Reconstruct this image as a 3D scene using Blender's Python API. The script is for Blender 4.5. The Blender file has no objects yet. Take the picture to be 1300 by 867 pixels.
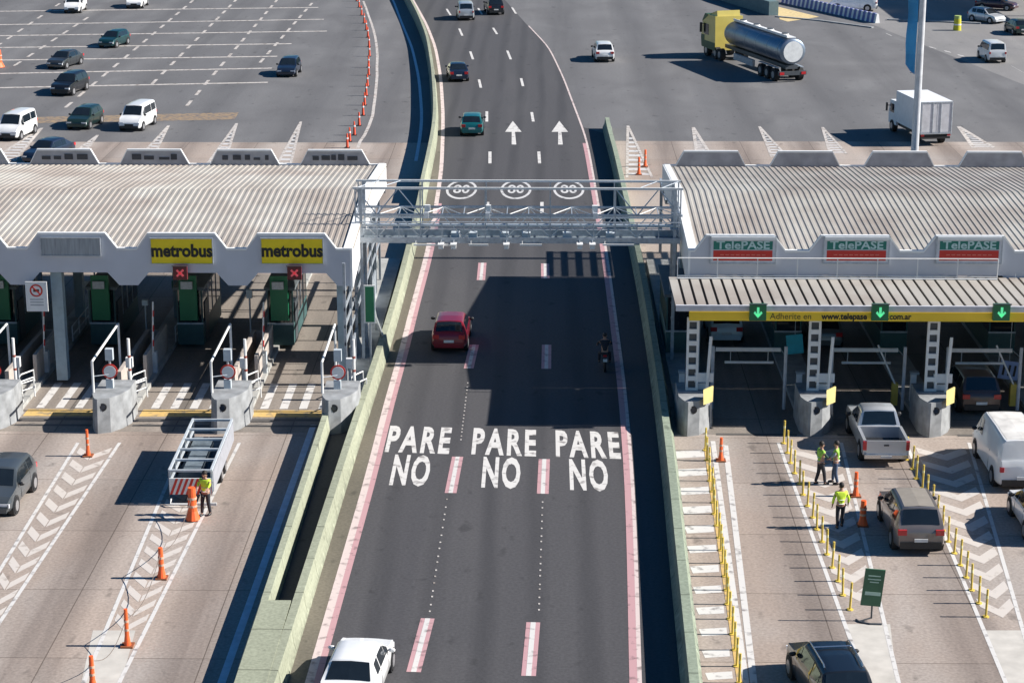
import bpy, math, random
from mathutils import Vector, Matrix
random.seed(7)
PI = math.pi
R = math.radians
sc = bpy.context.scene
COL = sc.collection

# ------------------------------------------------------------ camera
FPX, CX, CY = 2600.0, 650.0, 433.5
PITCH, YAW, H = math.atan(753/2600.0), R(0.847), 27.8
cd = bpy.data.cameras.new("camera"); cam = bpy.data.objects.new("camera", cd); COL.objects.link(cam)
cam.location = (0, 0, H); cam.rotation_euler = (PI/2-PITCH, 0, YAW)
cd.sensor_width = 36; cd.lens = 36*FPX/1300.0; cd.clip_end = 3000; cd.clip_start = 1
sc.camera = cam
# ------------------------------------------------------------ light
SUN_EL = 33.7
w = bpy.data.worlds.new("World"); sc.world = w; w.use_nodes = True
nt = w.node_tree; bg = nt.nodes['Background']
sky = nt.nodes.new('ShaderNodeTexSky'); sky.sky_type = 'NISHITA'; sky.sun_disc = False
sky.sun_elevation = R(SUN_EL); sky.sun_rotation = R(90); sky.altitude = 20; sky.ozone_density = 3.5; sky.air_density = 1.0; sky.dust_density = .3
hs = nt.nodes.new('ShaderNodeHueSaturation'); hs.inputs['Saturation'].default_value = 1.35; nt.links.new(sky.outputs[0], hs.inputs['Color']); nt.links.new(hs.outputs[0], bg.inputs[0]); bg.inputs[1].default_value = 0.05
sd = bpy.data.lights.new("sun", 'SUN'); sd.energy = 5.0; sd.angle = R(0.5); sd.color = (1, .95, .89)
so = bpy.data.objects.new("sun", sd); COL.objects.link(so); so.rotation_euler = (0, R(90-SUN_EL), 0); so.location = (60, 90, 60)
vs = sc.view_settings; vs.view_transform = 'Standard'; vs.look = 'None'; vs.exposure = 0.80; vs.gamma = 1
vs.use_curve_mapping = False

# ------------------------------------------------------------ pixel -> world
RM = cam.rotation_euler.to_matrix()
def G(px, py, z=0.0):
    d = RM @ Vector(((px-CX)/FPX, -(py-CY)/FPX, -1))
    t = (z-H)/d.z
    return Vector((d.x*t, d.y*t, z))
def HY(px, py, Y):                       # point seen at px,py lying in the vertical plane at depth Y
    d = RM @ Vector(((px-CX)/FPX, -(py-CY)/FPX, -1))
    t = Y/d.y
    return Vector((d.x*t, Y, H+d.z*t))

# ------------------------------------------------------------ materials
MATS = {}
def mat(name, col, rough=.6, metal=0, var=.12, scale=3.0, coat=0, emit=0, stretch=(1,1,1), bump=0, var2=0):
    if name in MATS: return MATS[name]
    m = bpy.data.materials.new(name); m.use_nodes = True; n = m.node_tree; b = n.nodes['Principled BSDF']
    b.inputs['Roughness'].default_value = rough; b.inputs['Metallic'].default_value = metal
    b.inputs['Coat Weight'].default_value = coat
    tc = n.nodes.new('ShaderNodeTexCoord'); mp = n.nodes.new('ShaderNodeMapping'); mp.inputs['Scale'].default_value = stretch
    nz = n.nodes.new('ShaderNodeTexNoise'); nz.inputs['Scale'].default_value = scale; nz.inputs['Detail'].default_value = 6
    n.links.new(tc.outputs['Object'], mp.inputs[0]); n.links.new(mp.outputs[0], nz.inputs['Vector'])
    rp = n.nodes.new('ShaderNodeValToRGB'); rp.color_ramp.elements[0].position = .3; rp.color_ramp.elements[1].position = .7
    rp.color_ramp.elements[0].color = tuple(c*(1-var) for c in col[:3])+(1,)
    rp.color_ramp.elements[1].color = tuple(min(1, c*(1+var)) for c in col[:3])+(1,)
    n.links.new(nz.outputs[0], rp.inputs[0]); n.links.new(rp.outputs[0], b.inputs['Base Color'])
    if emit:
        b.inputs['Emission Color'].default_value = tuple(col[:3])+(1,); b.inputs['Emission Strength'].default_value = emit
    if bump:
        bp = n.nodes.new('ShaderNodeBump'); bp.inputs['Strength'].default_value = bump; bp.inputs['Distance'].default_value = .02
        n2 = n.nodes.new('ShaderNodeTexNoise'); n2.inputs['Scale'].default_value = 30
        n.links.new(tc.outputs['Object'], n2.inputs['Vector']); n.links.new(n2.outputs[0], bp.inputs['Height']); n.links.new(bp.outputs[0], b.inputs['Normal'])
    MATS[name] = m
    return m
def ground_mat(name, base, streak, spot, joints=None, streak_scale=.55, contrast=1.0, track=None):
    """worn paving: streaks along the driving direction (Y), blotches, fine grain, optional slab joints"""
    m = bpy.data.materials.new(name); m.use_nodes = True; n = m.node_tree; b = n.nodes['Principled BSDF']; L = n.links
    b.inputs['Roughness'].default_value = .85
    tc = n.nodes.new('ShaderNodeTexCoord')
    def noise(sc3, s, det=5, dist=0):
        mp = n.nodes.new('ShaderNodeMapping'); mp.inputs['Scale'].default_value = sc3
        z = n.nodes.new('ShaderNodeTexNoise'); z.inputs['Scale'].default_value = s; z.inputs['Detail'].default_value = det; z.inputs['Distortion'].default_value = dist
        L.new(tc.outputs['Object'], mp.inputs[0]); L.new(mp.outputs[0], z.inputs['Vector']); return z.outputs[0]
    def ramp(src, a, bb, pa, pb):
        r = n.nodes.new('ShaderNodeValToRGB'); r.color_ramp.elements[0].position = pa; r.color_ramp.elements[1].position = pb
        r.color_ramp.elements[0].color = (a, a, a, 1) if not hasattr(a, '__len__') else tuple(a)+(1,)
        r.color_ramp.elements[1].color = (bb, bb, bb, 1) if not hasattr(bb, '__len__') else tuple(bb)+(1,)
        L.new(src, r.inputs[0]); return r.outputs[0]
    def mix(mode, f, a, bb):
        x = n.nodes.new('ShaderNodeMix'); x.data_type = 'RGBA'; x.blend_type = mode
        if isinstance(f, (int, float)): x.inputs['Factor'].default_value = f
        else: L.new(f, x.inputs['Factor'])
        for k, s in (('A', a), ('B', bb)):
            i = [q for q in x.inputs if q.name == k and q.type == 'RGBA'][0]
            if hasattr(s, 'is_linked') or hasattr(s, 'links'): L.new(s, i)
            else: i.default_value = tuple(s)+(1,)
        return [q for q in x.outputs if q.type == 'RGBA'][0]
    st = ramp(noise((1, .028, 1), streak_scale, 4, .4), 0.0, 1.0, .36, .64)
    c = mix('MIX', st, base, streak)
    bl = ramp(noise((1, .5, 1), .22, 6, .6), 0.0, 1.0, .35, .7)
    c = mix('MIX', bl, c, spot)
    if track:                       # tyre tracks / oil bands worn along the lanes
        P_, x0_, tcol, amt = track
        sx_ = n.nodes.new('ShaderNodeSeparateXYZ'); L.new(tc.outputs['Object'], sx_.inputs[0])
        wob = n.nodes.new('ShaderNodeMath'); wob.operation = 'MULTIPLY_ADD'; wob.inputs[1].default_value = .9; wob.inputs[2].default_value = -x0_-.45; L.new(noise((.3, .05, 1), 1.0, 2), wob.inputs[0])
        ad = n.nodes.new('ShaderNodeMath'); ad.operation = 'ADD'; L.new(sx_.outputs[0], ad.inputs[0]); L.new(wob.outputs[0], ad.inputs[1])
        ml = n.nodes.new('ShaderNodeMath'); ml.operation = 'MULTIPLY'; ml.inputs[1].default_value = 2*PI/P_; L.new(ad.outputs[0], ml.inputs[0])
        co = n.nodes.new('ShaderNodeMath'); co.operation = 'COSINE'; L.new(ml.outputs[0], co.inputs[0])
        mr = n.nodes.new('ShaderNodeMapRange'); mr.inputs['From Min'].default_value = -.2; mr.inputs['From Max'].default_value = 1; mr.inputs['To Max'].default_value = amt; L.new(co.outputs[0], mr.inputs['Value'])
        m2 = n.nodes.new('ShaderNodeMath'); m2.operation = 'MULTIPLY'; L.new(mr.outputs[0], m2.inputs[0]); L.new(ramp(noise((1, .06, 1), .9, 5, .5), .35, 1.0, .3, .6), m2.inputs[1])
        c = mix('MIX', m2.outputs[0], c, tcol)
    gr = ramp(noise((1, 1, 1), 9, 8), .80, 1.14, .3, .7)
    c = mix('MULTIPLY', 1.0, c, gr)
    sp = ramp(noise((1, .6, 1), 1.3, 3), .55, 1.0, .27, .36)
    c = mix('MULTIPLY', .8*contrast, c, sp)
    if joints:
        bk = n.nodes.new('ShaderNodeTexBrick'); bk.offset = 0; bk.inputs['Scale'].default_value = 1
        bk.inputs['Brick Width'].default_value = joints[0]; bk.inputs['Row Height'].default_value = joints[1]
        bk.inputs['Mortar Size'].default_value = .022; bk.inputs['Mortar Smooth'].default_value = .3
        bk.inputs['Color1'].default_value = (1, 1, 1, 1); bk.inputs['Color2'].default_value = (.88, .89, .9, 1); bk.inputs['Mortar'].default_value = (.42, .4, .38, 1)
        mp = n.nodes.new('ShaderNodeMapping'); mp.inputs['Location'].default_value = (.6, .9, 0); L.new(tc.outputs['Object'], mp.inputs[0]); L.new(mp.outputs[0], bk.inputs['Vector'])
        c = mix('MULTIPLY', 1.0, c, bk.outputs[0])
    L.new(c, b.inputs['Base Color'])
    bp = n.nodes.new('ShaderNodeBump'); bp.inputs['Strength'].default_value = .35; bp.inputs['Distance'].default_value = .01
    L.new(noise((1, 1, 1), 25, 4), bp.inputs['Height']); L.new(bp.outputs[0], b.inputs['Normal'])
    return m
def worn_paint(name, col, under, wear=.42):
    m = bpy.data.materials.new(name); m.use_nodes = True; n = m.node_tree; b = n.nodes['Principled BSDF']; b.inputs['Roughness'].default_value = .7
    tc = n.nodes.new('ShaderNodeTexCoord'); z = n.nodes.new('ShaderNodeTexNoise'); z.inputs['Scale'].default_value = 2.6; z.inputs['Detail'].default_value = 10
    n.links.new(tc.outputs['Object'], z.inputs['Vector'])
    r = n.nodes.new('ShaderNodeValToRGB'); r.color_ramp.elements[0].position = wear-.1; r.color_ramp.elements[1].position = wear+.05
    r.color_ramp.elements[0].color = tuple(under)+(1,); r.color_ramp.elements[1].color = tuple(col)+(1,)
    n.links.new(z.outputs[0], r.inputs[0]); n.links.new(r.outputs[0], b.inputs['Base Color'])
    return m

M_asph = ground_mat('road_asphalt', (.058, .056, .060), (.076, .073, .075), (.064, .062, .065), track=(1.78, -1.9, (.040, .039, .042), .75))
M_far = ground_mat('plaza_asphalt', (.135, .133, .135), (.17, .167, .166), (.12, .117, .118), streak_scale=.3, track=(7.1, 2, (.085, .083, .085), .55))
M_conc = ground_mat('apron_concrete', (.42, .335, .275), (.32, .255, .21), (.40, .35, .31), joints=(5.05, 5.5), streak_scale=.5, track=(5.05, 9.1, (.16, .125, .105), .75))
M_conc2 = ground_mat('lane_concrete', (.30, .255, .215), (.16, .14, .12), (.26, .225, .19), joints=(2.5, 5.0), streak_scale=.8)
M_gravel = ground_mat('gutter_concrete', (.15, .13, .095), (.19, .17, .13), (.11, .098, .075))
M_road2 = ground_mat('service_road', (.21, .20, .195), (.25, .24, .23), (.19, .185, .18))
M_white = worn_paint('white_road_paint', (.60, .58, .55), (.24, .22, .21), .41)
M_white2 = worn_paint('white_road_paint_worn', (.52, .48, .44), (.26, .22, .19), .46)
M_white3 = worn_paint('white_chevron_paint', (.56, .51, .46), (.34, .29, .25), .36)
M_edge = worn_paint('pinkish_white_paint', (.60, .50, .47), (.26, .20, .19), .42)
M_faint = worn_paint('faint_white_paint', (.55, .54, .53), (.16, .16, .16), .40)
M_pink = worn_paint('pink_road_paint', (.48, .28, .29), (.16, .11, .11), .38)
M_yel = worn_paint('yellow_road_paint', (.60, .40, .14), (.28, .22, .14), .44)
M_yel2 = worn_paint('faded_yellow_paint', (.30, .215, .13), (.15, .13, .12), .5)
def barrier_mat(name, col, step):
    m = ground_mat(name, col, tuple(c*.86 for c in col), tuple(c*.72 for c in col), streak_scale=1.3, contrast=1.2)
    n = m.node_tree; L = n.links; b = n.nodes['Principled BSDF']; src = b.inputs['Base Color'].links[0].from_socket
    tc = n.nodes.new('ShaderNodeTexCoord'); sp_ = n.nodes.new('ShaderNodeSeparateXYZ'); L.new(tc.outputs['Object'], sp_.inputs[0])
    md = n.nodes.new('ShaderNodeMath'); md.operation = 'PINGPONG'; md.inputs[1].default_value = step/2; L.new(sp_.outputs[1], md.inputs[0])
    r = n.nodes.new('ShaderNodeValToRGB'); r.color_ramp.elements[0].position = .012; r.color_ramp.elements[0].color = (.3, .3, .28, 1); r.color_ramp.elements[1].position = .035; r.color_ramp.elements[1].color = (1, 1, 1, 1); L.new(md.outputs[0], r.inputs[0])
    # drips and tyre grime low down
    gz = n.nodes.new('ShaderNodeMapRange'); gz.inputs['From Min'].default_value = 0; gz.inputs['From Max'].default_value = .45; gz.inputs['To Min'].default_value = .55; gz.inputs['To Max'].default_value = 1; L.new(sp_.outputs[2], gz.inputs['Value'])
    x = n.nodes.new('ShaderNodeMix'); x.data_type = 'RGBA'; x.blend_type = 'MULTIPLY'; x.inputs['Factor'].default_value = 1; ia = [q for q in x.inputs if q.type == 'RGBA']; L.new(src, ia[0]); L.new(r.outputs[0], ia[1])
    y = n.nodes.new('ShaderNodeMix'); y.data_type = 'RGBA'; y.blend_type = 'MULTIPLY'; ib = [q for q in y.inputs if q.type == 'RGBA']; y.inputs['Factor'].default_value = 1
    nz = n.nodes.new('ShaderNodeTexNoise'); nz.inputs['Scale'].default_value = 2.2; L.new(tc.outputs['Object'], nz.inputs['Vector'])
    mxx = n.nodes.new('ShaderNodeMath'); mxx.operation = 'MAXIMUM'; L.new(gz.outputs[0], mxx.inputs[0]); rr = n.nodes.new('ShaderNodeMath'); rr.operation = 'MULTIPLY'; rr.inputs[1].default_value = 1.55; L.new(nz.outputs[0], rr.inputs[0]); L.new(rr.outputs[0], mxx.inputs[1])
    L.new([q for q in x.outputs if q.type == 'RGBA'][0], ib[0]); L.new(mxx.outputs[0], ib[1]); L.new([q for q in y.outputs if q.type == 'RGBA'][0], b.inputs['Base Color'])
    return m
M_bar = barrier_mat('green_barrier_paint', (.37, .39, .28), 3.0)
M_bar2 = barrier_mat('grey_green_barrier_paint', (.30, .35, .26), 3.0)
M_wall = mat('aged_concrete', (.36, .36, .34), .85, var=.18, scale=2, bump=.3)
M_nose = mat('painted_concrete', (.27, .28, .285), .75, var=.28, scale=2.2, bump=.2)
M_steelw = mat('white_painted_steel', (.72, .72, .70), .45, var=.08)
M_galv = mat('galvanised_steel', (.42, .46, .50), .4, metal=.35, var=.18, scale=6)
M_dsteel = mat('dark_steel', (.08, .09, .10), .5, metal=.3)
M_fascia = mat('grey_fascia_panel', (.55, .56, .60), .5, var=.05, scale=.8)
M_trim = mat('white_edge_trim', (.8, .8, .78), .5, var=.04)
M_black = mat('black_rubber', (.012, .012, .013), .8)
M_bplast = mat('black_plastic', (.02, .021, .023), .5)
M_glass = mat('vehicle_glass', (.012, .017, .022), .06, var=.1, coat=.5)
M_chrome = mat('chrome', (.6, .6, .6), .2, metal=.9, var=.05)
M_rim = mat('alloy_rim', (.4, .4, .41), .35, metal=.6)
M_red = mat('red_lens', (.5, .015, .02), .3, var=.05, coat=.5)
M_clear = mat('clear_lens', (.75, .76, .78), .15, var=.05, coat=.5)
M_plate = mat('number_plate', (.7, .7, .68), .5)
M_orange = mat('orange_plastic', (.82, .13, .03), .55, var=.1)
M_ywp = mat('yellow_post_plastic', (.68, .50, .09), .55, var=.1)
M_refl = mat('white_reflective_band', (.75, .75, .73), .4)
M_green = mat('green_panel', (.012, .17, .075), .45, var=.1, scale=1)
M_signw = mat('sign_white', (.75, .75, .74), .45, var=.05)
M_signy = mat('sign_yellow', (.95, .70, .01), .45, var=.04)
M_signg = mat('sign_green', (.01, .17, .13), .45, var=.05)
M_signr = mat('sign_red', (.58, .03, .02), .45, var=.05)
M_ink = mat('sign_black', (.015, .015, .012), .5)

# roof sheeting: cream metal with rust-brown streaks along the ribs
def roof_mat():
    m = bpy.data.materials.new('roof_sheet'); m.use_nodes = True; n = m.node_tree; b = n.nodes['Principled BSDF']; L = n.links
    b.inputs['Roughness'].default_value = .6
    tc = n.nodes.new('ShaderNodeTexCoord')
    cols = []
    mp = n.nodes.new('ShaderNodeMapping'); mp.inputs['Scale'].default_value = (.45, .16, .1); L.new(tc.outputs['Object'], mp.inputs[0])
    z = n.nodes.new('ShaderNodeTexNoise'); z.inputs['Scale'].default_value = 1.6; z.inputs['Detail'].default_value = 6; L.new(mp.outputs[0], z.inputs['Vector'])
    r = n.nodes.new('ShaderNodeValToRGB'); e = r.color_ramp.elements
    e[0].position = .25; e[0].color = (.35, .32, .28, 1); e[1].position = .5; e[1].color = (.41, .385, .34, 1)
    e2 = e.new(.75); e2.color = (.455, .43, .385, 1)
    L.new(z.outputs[0], r.inputs[0])
    z2 = n.nodes.new('ShaderNodeTexNoise'); z2.inputs['Scale'].default_value = .25; z2.inputs['Detail'].default_value = 4; L.new(tc.outputs['Object'], z2.inputs['Vector'])
    r2 = n.nodes.new('ShaderNodeValToRGB'); r2.color_ramp.elements[0].position = .35; r2.color_ramp.elements[0].color = (.78, .72, .70, 1); r2.color_ramp.elements[1].position = .6; r2.color_ramp.elements[1].color = (1, 1, 1, 1)
    L.new(z2.outputs[0], r2.inputs[0])
    x = n.nodes.new('ShaderNodeMix'); x.data_type = 'RGBA'; x.blend_type = 'MULTIPLY'; x.inputs['Factor'].default_value = 1
    ia = [q for q in x.inputs if q.type == 'RGBA']; L.new(r.outputs[0], ia[0]); L.new(r2.outputs[0], ia[1])
    L.new([q for q in x.outputs if q.type == 'RGBA'][0], b.inputs['Base Color'])
    return m
M_roof = roof_mat()

# ------------------------------------------------------------ mesh helper
class MB:
    def __init__(s): s.v = []; s.f = []
    def add(s, vs_, fs):
        o = len(s.v); s.v += [tuple(p) for p in vs_]; s.f += [tuple(i+o for i in f) for f in fs]; return s
    def box(s, x0, x1, y0, y1, z0, z1, rot=None, piv=None):
        P = [Vector(p) for p in ((x0,y0,z0),(x1,y0,z0),(x1,y1,z0),(x0,y1,z0),(x0,y0,z1),(x1,y0,z1),(x1,y1,z1),(x0,y1,z1))]
        if rot is not None:
            c = Vector(piv) if piv else sum(P, Vector())/8
            P = [rot @ (p-c)+c for p in P]
        return s.add(P, [(0,3,2,1),(4,5,6,7),(0,1,5,4),(1,2,6,5),(2,3,7,6),(3,0,4,7)])
    def prism(s, poly, z0, z1):
        n = len(poly); a = [(p[0], p[1], z0) for p in poly]; b = [(p[0], p[1], z1) for p in poly]
        return s.add(a+b, [tuple(range(n-1, -1, -1)), tuple(range(n, 2*n))]+[(i, (i+1) % n, (i+1) % n+n, i+n) for i in range(n)])
    def xz(s, poly, y0, y1):             # outline in XZ extruded along Y
        n = len(poly); a = [(p[0], y0, p[1]) for p in poly]; b = [(p[0], y1, p[1]) for p in poly]
        return s.add(a+b, [tuple(range(n)), tuple(range(2*n-1, n-1, -1))]+[(i, i+n, (i+1) % n+n, (i+1) % n) for i in range(n)])
    def yz(s, poly, x0, x1):
        n = len(poly); a = [(x0, p[0], p[1]) for p in poly]; b = [(x1, p[0], p[1]) for p in poly]
        return s.add(a+b, [tuple(range(n)), tuple(range(2*n-1, n-1, -1))]+[(i, i+n, (i+1) % n+n, (i+1) % n) for i in range(n)])
    def tube(s, pts, r, n=8, caps=True):
        pts = [Vector(p) for p in pts]; rr = r if hasattr(r, '__len__') else [r]*len(pts); rings = []
        for i, p in enumerate(pts):
            d = (pts[min(i+1, len(pts)-1)]-pts[max(i-1, 0)]).normalized()
            u = d.cross(Vector((0, 0, 1)));  u = u.normalized() if u.length > .05 else Vector((1, 0, 0))
            v = d.cross(u).normalized(); u = v.cross(d).normalized()
            rings.append([p+(u*math.cos(2*PI*k/n)+v*math.sin(2*PI*k/n))*rr[i] for k in range(n)])
        return s.loft(rings, caps)
    def loft(s, rings, caps=True, closed=True):
        n = len(rings[0]); V = [p for r_ in rings for p in r_]; F = []
        for i in range(len(rings)-1):
            for k in range(n if closed else n-1):
                a = i*n+k; b = i*n+(k+1) % n
                F.append((a, b, b+n, a+n))
        if caps: F.append(tuple(range(n-1, -1, -1))); F.append(tuple((len(rings)-1)*n+k for k in range(n)))
        return s.add(V, F)
    def cyl(s, c, axis, r, h, n=20, r2=None):
        c = Vector(c); a = {'x': Vector((1,0,0)), 'y': Vector((0,1,0)), 'z': Vector((0,0,1))}[axis] if isinstance(axis, str) else Vector(axis).normalized()
        u = a.orthogonal().normalized(); v = a.cross(u); r2 = r if r2 is None else r2
        ring = lambda o, q: [c+a*o+(u*math.cos(2*PI*k/n)+v*math.sin(2*PI*k/n))*q for k in range(n)]
        return s.loft([ring(-h/2, r), ring(h/2, r2)])
    def ell(s, c, rx, ry, rz, n=14, m=8):
        c = Vector(c); rings = []
        for i in range(m+1):
            t = -PI/2+PI*i/m; q = max(math.cos(t), .02)
            rings.append([c+Vector((rx*q*math.cos(2*PI*k/n), ry*q*math.sin(2*PI*k/n), rz*math.sin(t))) for k in range(n)])
        return s.loft(rings)
    def quad(s, a, b, c, d): return s.add([a, b, c, d], [(0, 1, 2, 3)])
    def ribbon(s, A, B): return s.loft([A, B], caps=False, closed=False)
    def build(s, name, m, parent=None, smooth=None, kind=None, loc=None):
        me = bpy.data.meshes.new(name); me.from_pydata(s.v, [], s.f); me.update()
        o = bpy.data.objects.new(name, me); COL.objects.link(o); me.materials.append(m)
        import bmesh
        bm = bmesh.new(); bm.from_mesh(me)
        if s.f and name not in FLAT: bmesh.ops.recalc_face_normals(bm, faces=bm.faces)
        if smooth:
            for f in bm.faces: f.smooth = True
            for e in bm.edges:
                if len(e.link_faces) == 2 and e.calc_face_angle(0) > R(smooth): e.smooth = False
        bm.to_mesh(me); bm.free()
        if parent: o.parent = parent
        if kind: o['kind'] = kind
        if loc is not None: o.location = loc
        return o
FLAT = set()
def thing(name, label, cat, loc=(0, 0, 0), rz=0, group=None):
    o = bpy.data.objects.new(name, None); COL.objects.link(o); o.location = loc; o.rotation_euler = (0, 0, rz)
    o.empty_display_size = .3
    o['label'] = label; o['category'] = cat
    if group: o['group'] = group
    return o
def tag(o, label, cat, group=None):
    o['label'] = label; o['category'] = cat
    if group: o['group'] = group
    return o
def dup(root, loc=None, rz=None, label=None, group=None):
    r_ = root.copy(); COL.objects.link(r_)
    if loc is not None: r_.location = loc
    if rz is not None: r_.rotation_euler = (0, 0, rz)
    if label: r_['label'] = label
    if group: r_['group'] = group
    for ch in list(root.children):
        c = ch.copy(); COL.objects.link(c); c.parent = r_
        for g in list(ch.children):
            d = g.copy(); COL.objects.link(d); d.parent = c
    return r_
def text_geo(txt, size=1.0, bold=0.0, sx=1.0, sy=1.0, spacing=1.0):
    cu = bpy.data.curves.new('t', 'FONT'); cu.body = txt; cu.size = size; cu.offset = bold; cu.align_x = 'CENTER'; cu.align_y = 'CENTER'; cu.space_character = spacing
    cu.resolution_u = 3
    o = bpy.data.objects.new('t', cu); COL.objects.link(o)
    dg = bpy.context.evaluated_depsgraph_get(); dg.update()
    me = o.evaluated_get(dg).to_mesh()
    V = [(v.co.x*sx, v.co.y*sy) for v in me.vertices]; F = [tuple(p.vertices) for p in me.polygons]
    o.evaluated_get(dg).to_mesh_clear(); bpy.data.objects.remove(o); bpy.data.curves.remove(cu)
    return V, F
def text_wall(mb, txt, x, y, z, **k):    # facing -Y
    V, F = text_geo(txt, **k); mb.add([(x+a, y, z+b) for a, b in V], F)
def text_road(mb, txt, c, ang, z=.014, **k):
    V, F = text_geo(txt, **k); ta = math.tan(ang)       # baseline follows the slope, strokes stay along the road
    mb.add([(c.x+a, c.y+a*ta+b, z) for a, b in V], F)
def interp(tab, y):
    tab = sorted(tab)
    if y <= tab[0][0]: (a, b), (c, d) = tab[0], tab[1]
    elif y >= tab[-1][0]: (a, b), (c, d) = tab[-2], tab[-1]
    else:
        for i in range(len(tab)-1):
            if tab[i][0] <= y <= tab[i+1][0]: (a, b), (c, d) = tab[i], tab[i+1]; break
    return b+(d-b)*(y-a)/(c-a)
def smoothpath(tab, y0, y1, n=60):
    """tab rows (py, px) on the ground -> smoothed world path, evenly spaced in depth"""
    W = [(G(px, py).y, G(px, py).x) for py, px in tab]
    a, b = G(600, y0).y, G(600, y1).y
    out = []; N = 200
    for i in range(n+1):
        Y = a+(b-a)*i/n
        sx = sw = 0
        for k in range(-6, 7):
            wt = math.exp(-k*k/12.0); sx += wt*interp(W, Y+k*1.6); sw += wt
        out.append(Vector((sx/sw, Y, 0)))
    return out
def offset_path(P, d, z=0):
    o = []
    for i, p in enumerate(P):
        t = (P[min(i+1, len(P)-1)]-P[max(i-1, 0)]).normalized()
        if t.y < 0: t = -t
        o.append(Vector((p.x+t.y*d, p.y-t.x*d, z)))          # d>0 : to the right when walking away
    return o

# ------------------------------------------------------------ the setting: ground and roads
g = MB(); g.quad((-400, -60, 0), (400, -60, 0), (400, 1600, 0), (-400, 1600, 0)); g.build('ground', M_far, kind='structure')
LEFT_LINE = [(0,524),(30,541),(60,553),(100,560),(150,563),(215,561),(300,548),(345,537),(400,521),(455,509),(500,494),(600,470),(700,441),(867,393),(930,375)]
RIGHT_LINE = [(0,640),(35,671),(60,695),(100,714),(130,725),(175,742),(200,747),(300,764),(345,771),(400,778),(500,791),(545,794),(600,799),(700,803),(867,807),(930,809)]
B1R = [(0,518),(30,534),(60,546),(100,553),(150,557),(178,556),(215,549),(300,532),(345,522),(400,508),(455,492),(500,478),(520,472),(561,458),(600,446),(661,428),(785,390),(867,366),(930,345)]
LL = smoothpath(LEFT_LINE, -30, 930); RL = smoothpath(RIGHT_LINE, -30, 930)
BR = smoothpath(B1R, -30, 930)
RBAR = [(160,770),(178,773),(200,780),(345,812),(400,822),(500,838),(560,845),(600,851),(700,860),(867,878),(930,884)]
RB = smoothpath(RBAR, 163, 930)
# concrete apron either side
aprL = MB(); yb = G(300, 178).y
def strip_poly(P, xfar, z):
    q = [p for p in P if p.y < yb]
    return q
q = [p for p in BR if p.y < yb+2]
A = [Vector((p.x-.3, min(p.y, yb), .004)) for p in q]; B = [Vector((-75, min(p.y, yb), .004)) for p in q]
aprL.ribbon(B, A); aprL.build('concrete_apron', M_conc, kind='structure')
aprR = MB(); q = RB
A = [Vector((p.x-.1, p.y, .004)) for p in q if p.y < yb]; A.insert(0, Vector((A[0].x, yb, .004))) if A[0].y > A[-1].y else A.append(Vector((A[-1].x, yb, .004)))
B = [Vector((90, p.y, .004)) for p in A]
aprR.ribbon(A, B); aprR.build('concrete_apron', M_conc, kind='structure')
# darker central carriageway
cr = MB(); n = len(LL)
rt = []
for p, r_ in zip(BR, RL):
    y = p.y; rb = interp([(v.y, v.x) for v in RB], y) if y < RB[0].y else None
    rt.append(Vector((rb if rb is not None else r_.x+.05, y, .008)))
cr.ribbon([Vector((p.x-.15, p.y, .008)) for p in BR], rt); cr.build('road', M_asph, kind='structure')
# gutter strip between barrier and edge line
gs = MB(); gs.ribbon([Vector((p.x-.1, p.y, .012)) for p in BR], [Vector((l.x-.12, l.y, .012)) for l in LL]); gs.build('gutter_strip', M_gravel, kind='structure')
# edge lines
e = MB(); e.ribbon([Vector((p.x-.15, p.y, .016)) for p in LL], [Vector((p.x+.12, p.y, .016)) for p in LL])
e.ribbon([Vector((p.x+.05, p.y, .016)) for p in RL if p.y < G(600, 30).y], [Vector((p.x+.19, p.y, .016)) for p in RL if p.y < G(600, 30).y])
e.build('edge_line', M_edge, kind='structure')
e = MB(); e.ribbon([Vector((p.x+.12, p.y, .015)) for p in LL if p.y < 130], [Vector((p.x+.33, p.y, .015)) for p in LL if p.y < 130])
e.ribbon([Vector((p.x-.2, p.y, .015)) for p in RL if p.y < 150], [Vector((p.x+.05, p.y, .015)) for p in RL if p.y < 150])
e.build('edge_line_border', M_pink, kind='structure')
# lane dashes
def dash(mb, a, b, wd, z):
    a = G(*a); b = G(*b); t = (b-a).normalized(); s_ = Vector((t.y, -t.x, 0))*wd/2; up = Vector((0, 0, z))
    mb.quad(a-s_+up, a+s_+up, b+s_+up, b-s_+up)
D = [((525,853),(543,785)),((572,626),(581,580)),((595,468),(602,438)),((610.5,356),(612.5,334)),((619,272),(619,257)),((622,208),(622,193)),((618,155),(618,142)),((610.5,112),(608,101.5)),((600.5,76),(597,66)),((587,46),(583,37)),((572,20),(567,12)),
     ((671,858),(677,790)),((689,627),(691,583)),((693.5,468.5),(694,438)),((692.3,354),(692,335)),((688,271),(688,257)),((685,208),(684,193)),((677,155),(675,143)),((664,110),(661.5,100)),((648.5,76),(644,65)),((631,44),(626,36)),((612,19),(607,11)),((655,18),(650,10))]
dm = MB(); dp = MB()
for a, b in D:
    near = a[1] > 300
    if near: dash(dp, a, b, .46, .015)
    dash(dm, a, b, .17 if near else .22, .018)
dm.build('lane_dashes', M_white, kind='structure'); dp.build('lane_dash_borders', M_pink, kind='structure')
st = MB()
for (x0, y0, x1, y1) in ((545,780,568,630),(684,780,689,632),(585,560,594,485)):
    for i in range(17):
        t = (i+.5)/17+random.uniform(-.01, .01); p = G(x0+(x1-x0)*t, y0+(y1-y0)*t)
        st.box(p.x-.03, p.x+.03, p.y-.06, p.y+.06, .009, .022)
st.build('road_studs', M_white2, kind='structure')
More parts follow.
